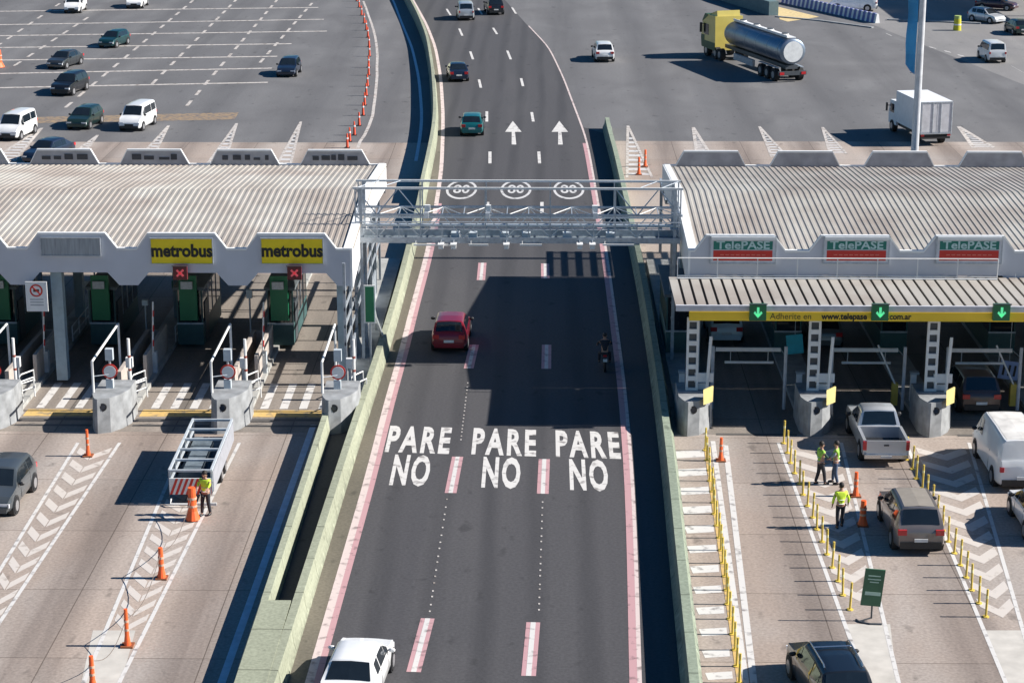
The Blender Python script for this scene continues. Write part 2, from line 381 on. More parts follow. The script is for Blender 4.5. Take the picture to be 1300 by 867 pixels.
# PARE NO
pw = MB()
for cx1, cy1, cx2, cy2 in ((531,560,521,599),(639.5,563,636,602),(745.5,566,747,605)):
    text_road(pw, 'PARE', G(cx1, cy1), R(-5), size=1.0, bold=.036, sx=1.0, sy=4.5, spacing=1.27)
    text_road(pw, 'NO', G(cx2, cy2), R(-5), size=1.0, bold=.036, sx=.92, sy=4.8, spacing=1.2)
pw.build('road_lettering', M_white, kind='structure')
sp = MB(); sar = MB()
for px in (586, 655, 722):
    c = G(px, 241)
    n_ = 36
    for k in range(n_):
        a0, a1 = 2*PI*k/n_, 2*PI*(k+1)/n_
        f = lambda a, q: Vector((c.x+1.02*q*math.cos(a), c.y+3.0*q*math.sin(a), .014))
        sp.quad(f(a0, .84), f(a0, 1), f(a1, 1), f(a1, .84))
    text_road(sp, '80', c, 0, size=1.0, bold=.02, sx=1.1, sy=3.6)
for px in (651, 710):
    a = G(px+1.5, 184); b = G(px, 154); t = (b-a).normalized(); s_ = Vector((t.y, -t.x, 0)); m_ = a+(b-a)*.52; z = Vector((0, 0, .014))
    sar.quad(a-s_*.17+z, a+s_*.17+z, m_+s_*.12+z, m_-s_*.12+z); sar.add([m_-s_*.62+z, m_+s_*.62+z, b+z], [(0, 1, 2)])
sar.build('road_arrows', M_white, kind='structure')
sp.build('speed_circles', M_faint, kind='structure')
# left far plaza: transverse lines and lane dashes
tl = MB()
for (yl, yr, xr) in ((15,10,404),(32,25,411),(46,40,415),(61,56,370),(77,72,352),(94,87,345),(112,105,340)):
    a = G(-10, yl); b = G(xr, yr); tl.quad(a+Vector((0,-.28,.006)), b+Vector((0,-.28,.006)), b+Vector((0,.28,.006)), a+Vector((0,.28,.006)))
for (x0, y0, x1, y1) in ((18,84,117,19),(83,137,250,-3),(193,107,300,0),(237,135,352,0),(-20,70,80,2),(330,80,400,0)):
    a = G(x0, y0); b = G(x1, y1); Ld = (b-a).length; t = (b-a)/Ld; s_ = Vector((t.y, -t.x, 0))*.14; k = 0
    while k < Ld-2:
        p = a+t*k; q_ = p+t*2.6; z = Vector((0, 0, .009)); tl.quad(p-s_+z, p+s_+z, q_+s_+z, q_-s_+z); k += 5.4
tl.build('plaza_markings', M_white2, kind='structure')
yb_ = MB(); a = G(30, 158); b = G(302, 146); a2 = G(30, 150); b2 = G(302, 141)
yb_.quad(*[p+Vector((0, 0, .006)) for p in (G(30,157), G(298,152), G(303,143), G(45,149))]); yb_.build('faded_paint_band', M_yel2, kind='structure')
# gore triangles behind the buildings
go = MB(); gf = MB()
for ax, ay, bx0, bx1, by, wd in ((53,163,-14,18,205,.24),(214,160,172,192,205,.2),(124,172,78,100,205,.2),(300.6,157,262,284,210,.2),(382,155,350,368,212,.2),(797,160,796,828,226,.2),(880,162,884,899,192,.25),(964,161,980,1000,200,.2),(1217,161,1236,1262,188,.3),(1044,162,1054,1075,196,.2)):
    a = G(ax, ay); b = G(bx0, by); c = G(bx1, by); z = Vector((0, 0, .010))
    for p, q_ in ((a, b), (a, c)):
        t = (q_-p).normalized(); s_ = Vector((t.y, -t.x, 0))*wd/2; z = z+Vector((0, 0, .003)); go.quad(p-s_+z, p+s_+z, q_+s_+z, q_-s_+z)
    z = Vector((0, 0, .008))
    for k in range(3, 12):
        t0 = k/12; t1 = t0+.035; L0 = a.lerp(b, t0); R0 = a.lerp(c, t0); L1 = a.lerp(b, t1); R1 = a.lerp(c, t1); gf.quad(L0+z*.9, R0+z*.9, R1+z*.9, L1+z*.9)
go.build('gore_lines', M_white2, kind='structure'); gf.build('gore_hatching', M_faint, kind='structure')
# approach chevron islands
def chevron_island(LT, RT, LB, RB_, nchev, gap, name, t_end=1.0, d=.9):
    lt, rt_, lb, rb = G(*LT), G(*RT), G(*LB), G(*RB_); z = Vector((0, 0, .010)); mb = MB()
    Ls = lambda Y: lt.lerp(lb, (lt.y-Y)/(lt.y-lb.y)); Rs = lambda Y: rt_.lerp(rb, (rt_.y-Y)/(rt_.y-rb.y))
    for p, q_ in ((lt, lb), (rt_, rb)):
        t = (q_-p).normalized(); s_ = Vector((t.y, -t.x, 0))*.07; mb.quad(p-s_+z, p+s_+z, q_+s_+z, q_-s_+z)
    mb.build('island_outline', M_white, kind='structure')
    mb = MB(); Y0 = lt.y-.6; Y1 = lt.y+(lb.y-lt.y)*t_end; step = (Y0-Y1)/nchev
    for k in range(nchev):
        Y = Y0-step*k; th = step*.46
        wd = (Rs(Y)-Ls(Y)).x; l = Ls(Y)+Vector((.12*wd, 0, 0)); r_ = Rs(Y)-Vector((.1*wd, 0, 0)); c = (l+r_)/2-Vector((0, d, 0)); gp = Vector((gap, 0, 0)); dn = Vector((0, -th, 0))
        mb.quad(l+z+dn, c-gp+z+dn, c-gp+z, l+z); mb.quad(c+gp+z+dn, r_+z+dn, r_+z, c+gp+z)
    mb.build('island_chevrons', M_white3, kind='structure')
chevron_island((99,562), (152,562), (-88,867), (-52,867), 15, .02, 'a')
chevron_island((234,562), (304,562), (106,867), (151,867), 15, .02, 'b', .82)
chevron_island((988,562), (1068,562), (1100,867), (1141,867), 10, 0, 'c', .72)
chevron_island((1150,562), (1230,562), (1277,867), (1318,867), 11, 0, 'd', .78)
pf = MB()
for P in (((1074,792),(1130,792),(1141,880),(1104,880)), ((1250,800),(1302,800),(1322,880),(1282,880)), ((118,800),(172,800),(150,880),(100,880)) ):
    pf.quad(*[G(*p)+Vector((0, 0, .007)) for p in (P[3], P[2], P[1], P[0])])
pf.build('pale_slab_patches', mat('pale_concrete', (.50, .47, .42), .85, var=.14, scale=1.5), kind='structure')
# strip by the right barrier: white blocks, double line
wb = MB()
for i in range(13):
    y = 572+i*22.8+i*i*.25
    xl = interp([(560,853),(867,897)], y); xr = interp([(545,893),(850,932)], y)
    wb.quad(*[G(*p)+Vector((0, 0, .010)) for p in ((xl+4, y+10), (xr-2, y+8), (xr-3, y-1), (xl, y+1))])
wb.build('gutter_blocks', M_white, kind='structure')
wl = MB()
for a, b, wd in (((905,560),(947,867),.20),((921,565),(957,867),.22),((60,900),(390,545),.0)):
    if wd: dash(wl, b, a, wd, .011)
wl.build('lane_edge_lines', M_white, kind='structure')
wl = MB(); a = Vector((-10.0, 55, .012)); b = Vector((-9.85, 83, .012)); wl.quad(a, a+Vector((.26, 0, 0)), b+Vector((.26, 0, 0)), b)
P = smoothpath([(-30,480),(0,499),(30,510),(60,523),(100,532),(150,536),(178,533),(215,526)], -30, 205, 30)
wl.ribbon([Vector((p.x-.12, p.y, .012)) for p in P], [Vector((p.x+.12, p.y, .012)) for p in P]); wl.build('kerb_side_line', mat('shade_blue_line', (.55, .60, .66), .6), kind='structure')  # white line; the blue of its sky-lit shade is put into the colour

# lane floor under the canopies, cross bands at the booth entry
LANES_L = [-10.95, -15.75, -20.8, -25.85]; ISL_L = [-8.55, -13.25, -18.3, -23.3, -28.4, -33.4, -38.4]
LANES_R = [9.1, 14.2, 19.25, 24.3]; ISL_R = [6.55, 11.7, 16.7, 21.8, 26.9, 32.0, 37.1]
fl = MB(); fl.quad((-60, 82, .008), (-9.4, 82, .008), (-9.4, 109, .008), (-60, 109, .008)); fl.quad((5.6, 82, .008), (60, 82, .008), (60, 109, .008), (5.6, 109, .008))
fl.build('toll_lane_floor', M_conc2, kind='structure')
cb = MB(); yb2 = MB(); tr = MB()
for X in LANES_L:
    for k in range(4):
        x = X-1.35+k*.85; cb.quad((x, 85.2, .012), (x+.36, 85.2, .012), (x+.36, 88.9, .012), (x, 88.9, .012))
    yb2.quad((X-1.65, 84.05, .013), (X+1.55, 84.05, .013), (X+1.55, 85.0, .013), (X-1.65, 85.0, .013))
    tr.quad((X-1.7, 83.5, .013), (X+1.6, 83.5, .013), (X+1.6, 83.8, .013), (X-1.7, 83.8, .013))
    tr.quad((X-1.7, 82.7, .013), (X+1.6, 82.7, .013), (X+1.6, 82.95, .013), (X-1.7, 82.95, .013))
for X in LANES_R:
    tr.quad((X-1.7, 81.9, .013), (X+1.7, 81.9, .013), (X+1.7, 82.15, .013), (X-1.7, 82.15, .013))
cb.build('entry_stripes', M_white, kind='structure'); yb2.build('entry_bands', M_yel, kind='structure'); tr.build('drain_grates', mat('drain_dark', (.09, .085, .08), .8), kind='structure')

# ------------------------------------------------------------ concrete barriers
def jersey(P, h, wb_=.3, wt=.12):
    prof = [(-wb_, 0), (wb_, 0), (wb_, .12), (wt+.06, .38), (wt, h), (-wt, h), (-wt-.06, .38), (-wb_, .12)]
    mb = MB(); rings = []
    for i, p in enumerate(P):
        t = (P[min(i+1, len(P)-1)]-P[max(i-1, 0)]).normalized(); s_ = Vector((t.y, -t.x, 0))
        rings.append([p+s_*a+Vector((0, 0, b)) for a, b in prof])
    mb.loft(rings); return mb
cen = offset_path(BR, -.27)
near = [p for p in cen if p.y < 128]; far = [p for p in cen if p.y >= 126]
tag(jersey(near, .85, .27, .14).build('concrete_barrier', M_bar), 'pale green concrete barrier along the left edge line of the central road', 'barrier')
tag(jersey(far, 1.2, .27, .12).build('concrete_barrier', M_bar), 'curving pale green concrete barrier with a dark shaded side beyond the steel gantry', 'barrier')
P2 = [Vector((-9.08, y, 0)) for y in (57, 62, 68, 74, 80, 83.2)]
tag(jersey(P2, .85, .2, .12).build('concrete_barrier', M_bar), 'short green concrete barrier beside the leftmost shaded strip, ending at the grey nose block', 'barrier')
sl = MB(); s0 = G(340, 792).y
sl.prism([(-9.18, 50), (-8.2, 50), (-8.2, s0), (-9.18, s0)], 0, .862)
tag(sl.build('infill_slab', M_bar), 'grey-green slab closing the gap between two green barriers at the bottom', 'slab')
tag(jersey(offset_path(RB, 0), .85, .34, .15).build('concrete_barrier', M_bar2), 'long grey-green concrete barrier on the right side of the central road', 'barrier')
tr_ = MB(); tr_.quad((-8.95, s0, .013), (-8.1, s0, .013), (-8.1, 84, .013), (-8.95, 84, .013)); tr_.build('barrier_gap_floor', M_asph, kind='structure')
wk = MB(); wk.box(-8.55, -7.95, 86, 101, 0, .16); wk.build('walkway_kerb', M_wall, kind='structure')

# ------------------------------------------------------------ toll canopies
YF, YB, YR = 88.4, 108.6, 98.6
zc_t = HY(600, 299, YF).z; zv_t = HY(600, 318, YF).z; zc_b = HY(600, 347, YF).z; zv_b = HY(600, 363, YF).z
Z_EF = zv_t+.03; Z_R = 6.95; Z_EB = HY(600, 211, YB).z
print('heights', zc_t, zv_t, zc_b, zv_b, Z_EB)
def corrugated(x0, x1, period=.30, dep=.034):
    xs = []; x = x0
    while x < x1: xs += [(x, 0), (x+period*.42, 0), (x+period*.52, dep), (x+period*.9, dep)]; x += period
    mb = MB()
    rows = [(YF+.06, Z_EF), (YR, Z_R), (YB-.06, Z_EB)]
    V = [(a, y, z+d) for y, z in rows for a, d in xs]; n = len(xs); F = []
    for r_ in range(2):
        for k in range(n-1): F.append((r_*n+k, r_*n+k+1, (r_+1)*n+k+1, (r_+1)*n+k))
    mb.add(V, F)
    # underside sheet
    mb.add([(x0, YF+.06, Z_EF-.12), (x1, YF+.06, Z_EF-.12), (x1, YR, Z_R-.12), (x0, YR, Z_R-.12), (x1, YB-.06, Z_EB-.12), (x0, YB-.06, Z_EB-.12)], [(0, 3, 2, 1), (3, 5, 4, 2)])
    return mb
def fascia(x0, x1, centers, y0, th, zt_c, zt_v, zb_c, zb_v, hw=1.5, sl_=.5, hwb=1.52):
    centers = sorted(centers); top = [(x0, zt_v)]; bot = [(x0, zb_v)]
    for c in centers:
        for (x, z) in ((c-hw-sl_, zt_v), (c-hw, zt_c), (c+hw, zt_c), (c+hw+sl_, zt_v)):
            if x0 < x < x1: top.append((x, z))
        for (x, z) in ((c-hwb-sl_, zb_v), (c-hwb, zb_c), (c+hwb, zb_c), (c+hwb+sl_, zb_v)):
            if x0 < x < x1: bot.append((x, z))
    top.append((x1, zt_v)); bot.append((x1, zb_v))
    # strip of quads between matched x positions
    xs = sorted(set([p[0] for p in top]+[p[0] for p in bot])); ti = lambda x: interp(top, x); bi = lambda x: interp(bot, x)
    mb = MB(); rings = [[(x, y0, bi(x)), (x, y0, ti(x)), (x, y0+th, ti(x)), (x, y0+th, bi(x))] for x in xs]; mb.loft(rings)
    tr = MB(); tr.loft([[(x, y0-.03, ti(x)-.0), (x, y0-.03, ti(x)+.09), (x, y0+th+.03, ti(x)+.09), (x, y0+th+.03, ti(x)-.0)] for x in [p[0] for p in top]])
    return mb, tr
def canopy(name, label, x0, x1, cent_f, cent_b, inner_side):
    t = thing(name, label, 'toll canopy', ((x0+x1)/2, YR, 0))
    off = Vector(((x0+x1)/2, YR, 0))
    def put(mb, nm, m, par=t, smooth=None):
        mb.v = [tuple(Vector(p)-off) for p in mb.v]; return mb.build(nm, m, par, smooth)
    put(corrugated(x0+.1, x1-.1), 'roof', M_roof)
    mb, tr = fascia(x0, x1, cent_f, YF-.1, .12, zc_t, zv_t, zc_b, zv_b)
    f = put(mb, 'fascia', M_fascia); put(tr, 'edge_trim', M_trim, f)
    mb, tr = fascia(x0, x1, cent_b, YB, .12, Z_EB+.78, Z_EB+.0, Z_EB-.9, Z_EB-1.5, 1.45, .42)
    f = put(mb, 'rear_fascia', mat('weathered_fascia_panel', (.36, .35, .36), .6, var=.2, scale=1.5)); put(tr, 'edge_trim', M_trim, f)
    for xe, s_ in ((x0, -1), (x1, 1)):
        mb = MB(); mb.yz([(YF-.12, zv_b-.1), (YF-.12, zv_t+.1), (YR, Z_R+.12), (YB+.14, Z_EB+.1), (YB+.14, Z_EB-1.2), (YR, Z_R-1.2)], xe-.05, xe+.05)
        put(mb, 'end_fascia', M_trim)
        mb = MB(); wdt = .34; mb.add([(xe-s_*.02, YF-.12, zv_t+.1), (xe-s_*wdt, YF-.12, zv_t+.1), (xe-s_*wdt, YR, Z_R+.13), (xe-s_*.02, YR, Z_R+.13), (xe-s_*wdt, YB+.12, Z_EB+.12), (xe-s_*.02, YB+.12, Z_EB+.12)], [(0, 1, 2, 3), (3, 2, 4, 5)])
        put(mb, 'roof_flashing', M_trim)
    # beams below the roof
    for y in (YF+3, YR, YB-3):
        mb = MB(); mb.box(x0+.2, x1-.2, y-.1, y+.1, 5.55, 6.0); put(mb, 'beam', M_dsteel)
    return t
CL = [-1.23-4.87*k for k in range(2, 10)]; CL = [-11.1-4.88*k for k in range(9)]; CR = [8.78+5.06*k for k in range(9)]
canL = canopy('toll_canopy', 'left toll canopy with ribbed cream roof and grey zigzag fascia over the booths', -54, -8.45, CL, [c-.05 for c in CL], 1)
canR = canopy('toll_canopy', 'right toll canopy with ribbed cream roof and a lower striped front awning', 6.55, 54, CR, [c+.3 for c in CR], -1)
def columns(can, xs, ys, sz=.22, ztop=6.0):
    for x in xs:
        for y in ys:
            mb = MB(); mb.box(x-sz, x+sz, y-sz, y+sz, .2, ztop); mb.v = [tuple(Vector(p)-Vector(can.location)) for p in mb.v]; mb.build('column', mat('column_paint', (.30, .38, .42), .6), can)
columns(canL, ISL_L[1:7], (YR+1, YB-3)); columns(canL, [-9.0], (YF+.35, YR, YB-3), .16)
columns(canR, ISL_R[1:7], (YR+1, YB-3)); columns(canR, [7.0], (YF+.6, YR, YB-3), .16)
columns(canL, [-21.75], (YF+.5,), .25)
# front lower awning of the right canopy
off = Vector(canR.location)
def putR(mb, nm, m, par=None, smooth=None):
    mb.v = [tuple(Vector(p)-off) for p in mb.v]; return mb.build(nm, m, par or canR, smooth)
xa = HY(858, 388, 83.1).x; za_f = HY(900, 388, 83.15).z; za_b = HY(900, 351, YF-.15).z
aw = MB(); x = xa
while x < 54:
    aw.add([(x, 83.15, za_f), (x+.355, 83.15, za_f), (x+.355, YF-.2, za_b), (x, YF-.2, za_b), (x, 83.15, za_f-.07), (x+.355, 83.15, za_f-.07), (x+.355, YF-.2, za_b-.07), (x, YF-.2, za_b-.07)], [(0,1,2,3),(4,7,6,5),(0,4,5,1),(1,5,6,2),(2,6,7,3),(3,7,4,0)]); x += .47
awn = putR(aw, 'awning_roof', M_roof)
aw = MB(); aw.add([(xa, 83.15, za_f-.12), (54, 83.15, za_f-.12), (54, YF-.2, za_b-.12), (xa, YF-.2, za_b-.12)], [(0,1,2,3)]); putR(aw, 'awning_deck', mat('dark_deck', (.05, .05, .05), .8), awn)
FLAT.add('awning_deck')
zb1 = HY(900, 395, 83.05).z; zb2 = HY(900, 406.5, 83.05).z
aw = MB(); aw.box(xa, 54, 83.0, 83.14, zb1, za_f+.04); putR(aw, 'gutter', mat('gutter_grey', (.55, .55, .58), .5))
xy = HY(875, 400, 83.0).x
aw = MB(); aw.box(xy, 54, 82.97, 83.1, zb2, zb1-.01); band = putR(aw, 'yellow_band', mat('band_yellow', (.92, .60, .03), .5, var=.08, scale=.6))
zt = (zb1+zb2)/2
aw = MB(); text_wall(aw, 'Adherite en', HY(1004, 400, 82.96).x, 82.955, zt, size=.38, bold=.0, sx=.95); putR(aw, 'lettering', mat('olive_ink', (.12, .09, .02), .5), band)
aw = MB(); text_wall(aw, 'www.telepase', HY(1072, 400, 82.96).x, 82.955, zt, size=.38, bold=.012, sx=.88); putR(aw, 'lettering', M_ink, band)
aw = MB(); text_wall(aw, '.com.ar', HY(1142, 400, 82.96).x, 82.955, zt, size=.36, bold=.01, sx=.9); putR(aw, 'lettering', M_ink, band)
aw = MB()
for y in (YF-.6,):
    x0, x1 = HY(860, 348, y).x, HY(1266, 348, y).x
    for z in (za_b+.15, za_b+.95): aw.tube([(x0, y, z), (x1, y, z)], .028, 6)
    aw.tube([(x0, y, za_b+.04), (x1, y, za_b+.04)], .05, 6)
    k = x0
    while k <= x1+.01: aw.tube([(k, y, za_b), (k, y, za_b+.95)], .022, 6); k += (x1-x0)/8
putR(aw, 'handrail', M_steelw)
# unseen rear slats of the right canopy, shaped to cast striped half-shade
aw = MB(); x = 6.7
while x < 26: aw.box(x, x+.12, YB+.2, YB+6.0, 4.1, 4.3); x += .82
for k in range(64): aw.box(6.7+.06*0, 26, YB+.25+k*.09, YB+.25+k*.09+.042, 4.05, 4.09)
for x in (6.8, 16, 25): aw.box(x-.08, x+.08, YB+5.6, YB+5.8, 0, 4.05)
putR(aw, 'rear_shade_slats', M_galv)
# purlins / cable trays for clutter under the awning
aw = MB()
for x in [LANES_R[0]-2.6+5.1*k for k in range(5)]: aw.box(x-.06, x+.06, 83.2, YF, 4.72, 4.9)
putR(aw, 'awning_bracket', M_galv)

mb = MB()
for z in (2.3, 3.1, 3.9, 4.7): mb.box(-8.75, -8.69, 87.5, 107.5, z-.08, z+.08)
for k in range(8): mb.box(-8.78, -8.66, 87.5+k*2.8, 87.62+k*2.8, .2, 6.0)
for k in (1, 3, 5): mb.box(-8.76, -8.68, 87.6+k*2.8, 90.2+k*2.8, .2, 1.5)
mb.v = [tuple(Vector(p)-Vector(canL.location)) for p in mb.v]; mb.build('shadow_grid_frame', M_galv, canL)
rv = MB()
random.seed(3)
for c in CL[:7]:
    x = c-1.25
    while x < c+1.2:
        w2 = random.uniform(.25, .6); rv.box(x, min(x+w2, c+1.25), YB-.03, YB-.002, Z_EB+.30, Z_EB+.30+random.uniform(.12, .32)); x += w2+random.uniform(.05, .3)
rv.v = [tuple(Vector(p)-Vector(canL.location)) for p in rv.v]
rf = [o for o in canL.children if o.name.startswith('rear_fascia')][0]; rv.build('vent_pattern', mat('vent_dark', (.06, .06, .065), .8), rf)
# fascia signs
def fascia_sign(label, X, y, w_, h_, zc, kind):
    t = thing('fascia_sign', label, 'sign', (X, y, zc), 0, 'signs on the canopy fascias')
    mb = MB(); mb.box(-w_/2, w_/2, -.07, 0, -h_/2, h_/2)
    fr = MB()
    for z_ in (-h_/2-.03, h_/2-.01): fr.box(-w_/2-.04, w_/2+.04, -.10, .0, z_, z_+.04)
    for x_ in (-w_/2-.04, w_/2): fr.box(x_, x_+.04, -.099, -.001, -h_/2, h_/2)
    fr.build('frame', M_galv, t)
    if kind == 'metro':
        mb.build('sign_panel', M_signy, t)
        a = MB(); text_wall(a, 'metrobus', 0, -.08, .0, size=.66, bold=.026, sx=1.06, sy=1.2); a.build('lettering', M_ink, t)
    elif kind == 'tele':
        mb.build('sign_panel', mat('sign_frame_grey', (.62, .63, .66), .5), t)
        a = MB(); a.box(-w_/2+.12, w_/2-.12, -.085, -.07, .02, h_/2-.2); a.build('upper_band', M_signg, t)
        a = MB(); a.box(-w_/2+.12, w_/2-.12, -.085, -.07, -h_/2+.12, -.02); a.build('lower_band', M_signr, t)
        a = MB(); a.box(-w_/2+.02, w_/2-.02, -.16, -.02, h_/2-.13, h_/2); a.build('top_hood', M_trim, t)
        a = MB(); text_wall(a, 'TelePASE', 0, -.095, .21, size=.50, bold=.012, sx=1.2); a.build('lettering', mat('pale_teal_ink', (.45, .62, .6), .5), t)
        a = MB()
        for k in range(9): a.box(-1+.23*k, -1+.23*k+.16, -.092, -.086, -.24, -.2)
        a.build('lettering', mat('pale_red_ink', (.7, .2, .15), .5), t)
    else:
        mb.build('sign_panel', mat('blank_sign_grey', (.34, .36, .37), .6, var=.2, scale=4, stretch=(3, 1, .3)), t)
    return t
for px, lab in ((231, 'yellow metrobus fascia sign above a red signal, second from the central road'), (371, 'yellow metrobus fascia sign nearest the central road')):
    p = HY(px, 318.5, YF-.1); fascia_sign(lab, p.x, YF-.11, 2.72, 1.14, p.z, 'metro')
p = HY(90, 313, YF-.1); fascia_sign('blank grey weathered fascia panel left of the yellow signs', p.x, YF-.11, 2.6, .8, p.z, 'blank')
for px, lab in ((943, 'green and red TelePASE fascia sign nearest the central road'), (1087, 'middle green and red TelePASE fascia sign above the green arrow'), (1230, 'rightmost green and red TelePASE fascia sign')):
    p = HY(px, 317, YF-.1); fascia_sign(lab, p.x, YF-.11, 2.85, 1.2, p.z, 'tele')
# lane signals
def signal(label, p, w_, on, shape, grp):
    t = thing('lane_signal', label, 'signal', p, 0, grp)
    mb = MB(); mb.box(-w_/2, w_/2, -.12, .1, -w_/2, w_/2); mb.build('housing', mat('signal_green_box', (.01, .16, .06), .4) if shape == 'down' else mat('signal_red_box', (.12, .01, .015), .4), t)
    m = MB(); r_ = w_*.33
    if shape == 'down':
        m.box(-.05, .05, -.14, -.121, -r_*.6, r_)
        m.add([(-r_*.8, -.14, -.02), (0, -.14, -r_), (r_*.8, -.14, -.02), (r_*.55, -.14, .07), (0, -.14, -r_*.55), (-r_*.55, -.14, .07)], [(0, 1, 4, 5), (1, 2, 3, 4)])
        mt = mat('green_led', (.12, .8, .35), .4, emit=.35)
    else:
        for s_ in (1, -1): m.box(-r_, r_, -.14, -.121, -.045, .045, rot=Matrix.Rotation(s_*PI/4, 3, 'Y'))
        mt = mat('red_led', (.75, .10, .12), .4, emit=.12)
    FLAT.add('symbol'); m.build('symbol', mt, t)
    mb = MB(); mb.box(-w_/2-.03, w_/2+.03, -.2, -.12, w_/2, w_/2+.04); mb.build('hood', M_dsteel, t)
for px, lab in ((962, 'green arrow signal over the first right lane'), (1117, 'green arrow signal in the middle of the yellow band lettering'), (1271, 'green arrow signal over the rightmost lane')):
    signal(lab, HY(px, 396, 82.85), .70, True, 'down', 'green arrow signals on the yellow band')
for px, lab in ((229, 'red cross signal under the second yellow sign from the central road'), (374, 'red cross signal under the yellow sign nearest the central road')):
    signal(lab, HY(px, 346, YF-.3), .62, True, 'x', 'red cross signals under the left fascia')

# ------------------------------------------------------------ gantry
GY, GD = 92.4, 1.7
gx0, gx1 = -8.6, 6.4
gan = thing('sign_gantry', 'galvanised steel lattice gantry with catwalk spanning the central road', 'gantry', ((gx0+gx1)/2, GY, 0))
go_ = Vector(((gx0+gx1)/2, GY, 0))
def putG(mb, nm, m=M_galv, par=None):
    mb.v = [tuple(Vector(p)-go_) for p in mb.v]; return mb.build(nm, m, par or gan)
ZT, ZM, ZW = 8.35, 7.1, 5.95
for z in (ZT, ZM):
    for y in (GY, GY+GD):
        a = MB(); a.box(gx0-.1, gx1+.1, y-.05, y+.05, z-.05, z+.05); putG(a, 'chord', M_steelw if z == ZT else M_galv)
a = MB(); N = 15; dx = (gx1-gx0)/N
for i in range(N+1):
    x = gx0+i*dx
    if i % 3 == 0:
        for y in (GY, GY+GD): a.box(x-.03, x+.03, y-.03, y+.03, ZW, ZT)
    a.box(x-.02, x+.02, GY, GY+GD, ZM-.02, ZM+.02)
    if i < N and i in (0, 1, 13, 14): a.tube([(x, GY, ZT), (x+dx, GY+GD, ZT)], .022, 5)
    if i < N and (i < 3 or i > 11):
        z0, z1 = (ZM, ZT) if i % 2 else (ZT, ZM); a.tube([(x, GY, z0), (x+dx, GY, z1)], .03, 5)
putG(a, 'lattice')
for y in (GY, GY+GD):
    a = MB()
    for i in range(N):
        x = gx0+i*dx; a.tube([(x, y, ZW+.1 if i % 2 else ZM), (x+dx, y, ZM if i % 2 else ZW+.1)], .026, 5)
    a.box(gx0, gx1, y-.035, y+.035, ZW+.62, ZW+.69); putG(a, 'web_bracing', M_steelw)
a = MB()
for i in range(N): 
    x = gx0+i*dx; a.tube([(x, GY if i % 2 else GY+GD, ZM), (x+dx, GY+GD if i % 2 else GY, ZM)], .022, 5)
putG(a, 'floor_bracing', M_steelw)
a = MB(); a.box(gx0, gx1, GY-.15, GY+GD+.1, ZW-.06, ZW); cw = putG(a, 'catwalk', mat('catwalk_grating', (.16, .19, .21), .6, var=.3, scale=8))
a = MB(); a.box(gx0, gx1, GY-.2, GY-.12, ZW-.14, ZW+.12); a.box(gx0, gx1, GY+.7, GY+.76, ZW, ZW+.3); putG(a, 'toe_board', M_galv, cw)
a = MB()
for z in (ZW+.55, ZW+.85): a.tube([(gx0, GY-.15, z), (gx1, GY-.15, z)], .025, 6)
for i in range(N+1): a.box(gx0+i*dx-.025, gx0+i*dx+.025, GY-.18, GY-.12, ZW, ZW+.85)
putG(a, 'handrail', M_galv, cw)
a = MB(); a.box(gx0, gx1, GY+GD-.3, GY+GD-.05, ZW+.25, ZW+.38); putG(a, 'cable_tray', M_galv)
for x in (gx0+.25, gx1-.25):
    for y in (GY, GY+GD):
        a = MB(); a.box(x-.07, x+.07, y-.07, y+.07, 0, ZT); lg = putG(a, 'leg', M_galv)
    a = MB()
    for k in range(6):
        z0, z1 = .3+k*1.0, 1.3+k*1.0
        a.tube([(x, GY if k % 2 else GY+GD, z0), (x, GY+GD if k % 2 else GY, z1)], .028, 5)
    putG(a, 'leg_bracing', M_galv)
for px in (560, 576, 643, 736, 752):
    p = HY(px, 312, GY-.5)
    a = MB(); a.tube([(p.x, GY-.2, ZW), (p.x, GY-.5, ZW), (p.x, GY-.5, p.z+.1)], .02, 5); cm = putG(a, 'camera_arm')
    a = MB(); a.box(p.x-.11, p.x+.11, GY-.75, GY-.35, p.z-.1, p.z+.1); a.box(p.x-.14, p.x+.14, GY-.85, GY-.35, p.z+.1, p.z+.13); putG(a, 'camera_housing', M_signw, cm)
a = MB()
for x0, x1 in ((595, 620), (660, 688), (525, 572), (765, 805)):
    p, q_ = HY(x0, 311, GY-.4), HY(x1, 311, GY-.4); a.box(p.x, q_.x, GY-.45, GY-.38, p.z-.03, p.z+.04); a.tube([(p.x+.1, GY-.4, p.z), (p.x+.1, GY-.3, ZW)], .015, 5)
putG(a, 'antenna_bar', M_steelw)
for px in (541, 619, 756):
    p = HY(px, 268, GY); 
    a = MB(); a.box(p.x-.13, p.x+.13, GY+.9, GY+1.1, ZM-.1, ZM+.25); putG(a, 'floodlight', M_signw); a = MB(); a.box(p.x-.1, p.x+.1, GY-.1, GY+.1, ZM-.15, ZM+.12); putG(a, 'floodlight', M_signw)
for px in (578, 600, 668, 720, 775, 640):
    p = HY(px, 293, GY); a = MB(); a.box(p.x-.2, p.x+.2, GY+.1, GY+.5, ZW+.02, ZW+.28); putG(a, 'equipment_box', mat('box_grey', (.5, .55, .58), .5))
# upright green notice at the left leg
t = thing('notice_sign', 'tall narrow green notice on a white frame beside the gantry leg', 'sign', (HY(469, 370, 91).x, 91, 0))
a = MB(); a.box(-.26, .26, -.03, .03, 2.3, 4.1); a.build('frame', M_signw, t); a = MB(); a.box(-.20, .20, -.045, -.031, 2.36, 4.04); a.build('panel', M_green, t); a = MB(); a.box(-.04, .04, 0, .08, 0, 2.3); a.build('post', M_galv, t)

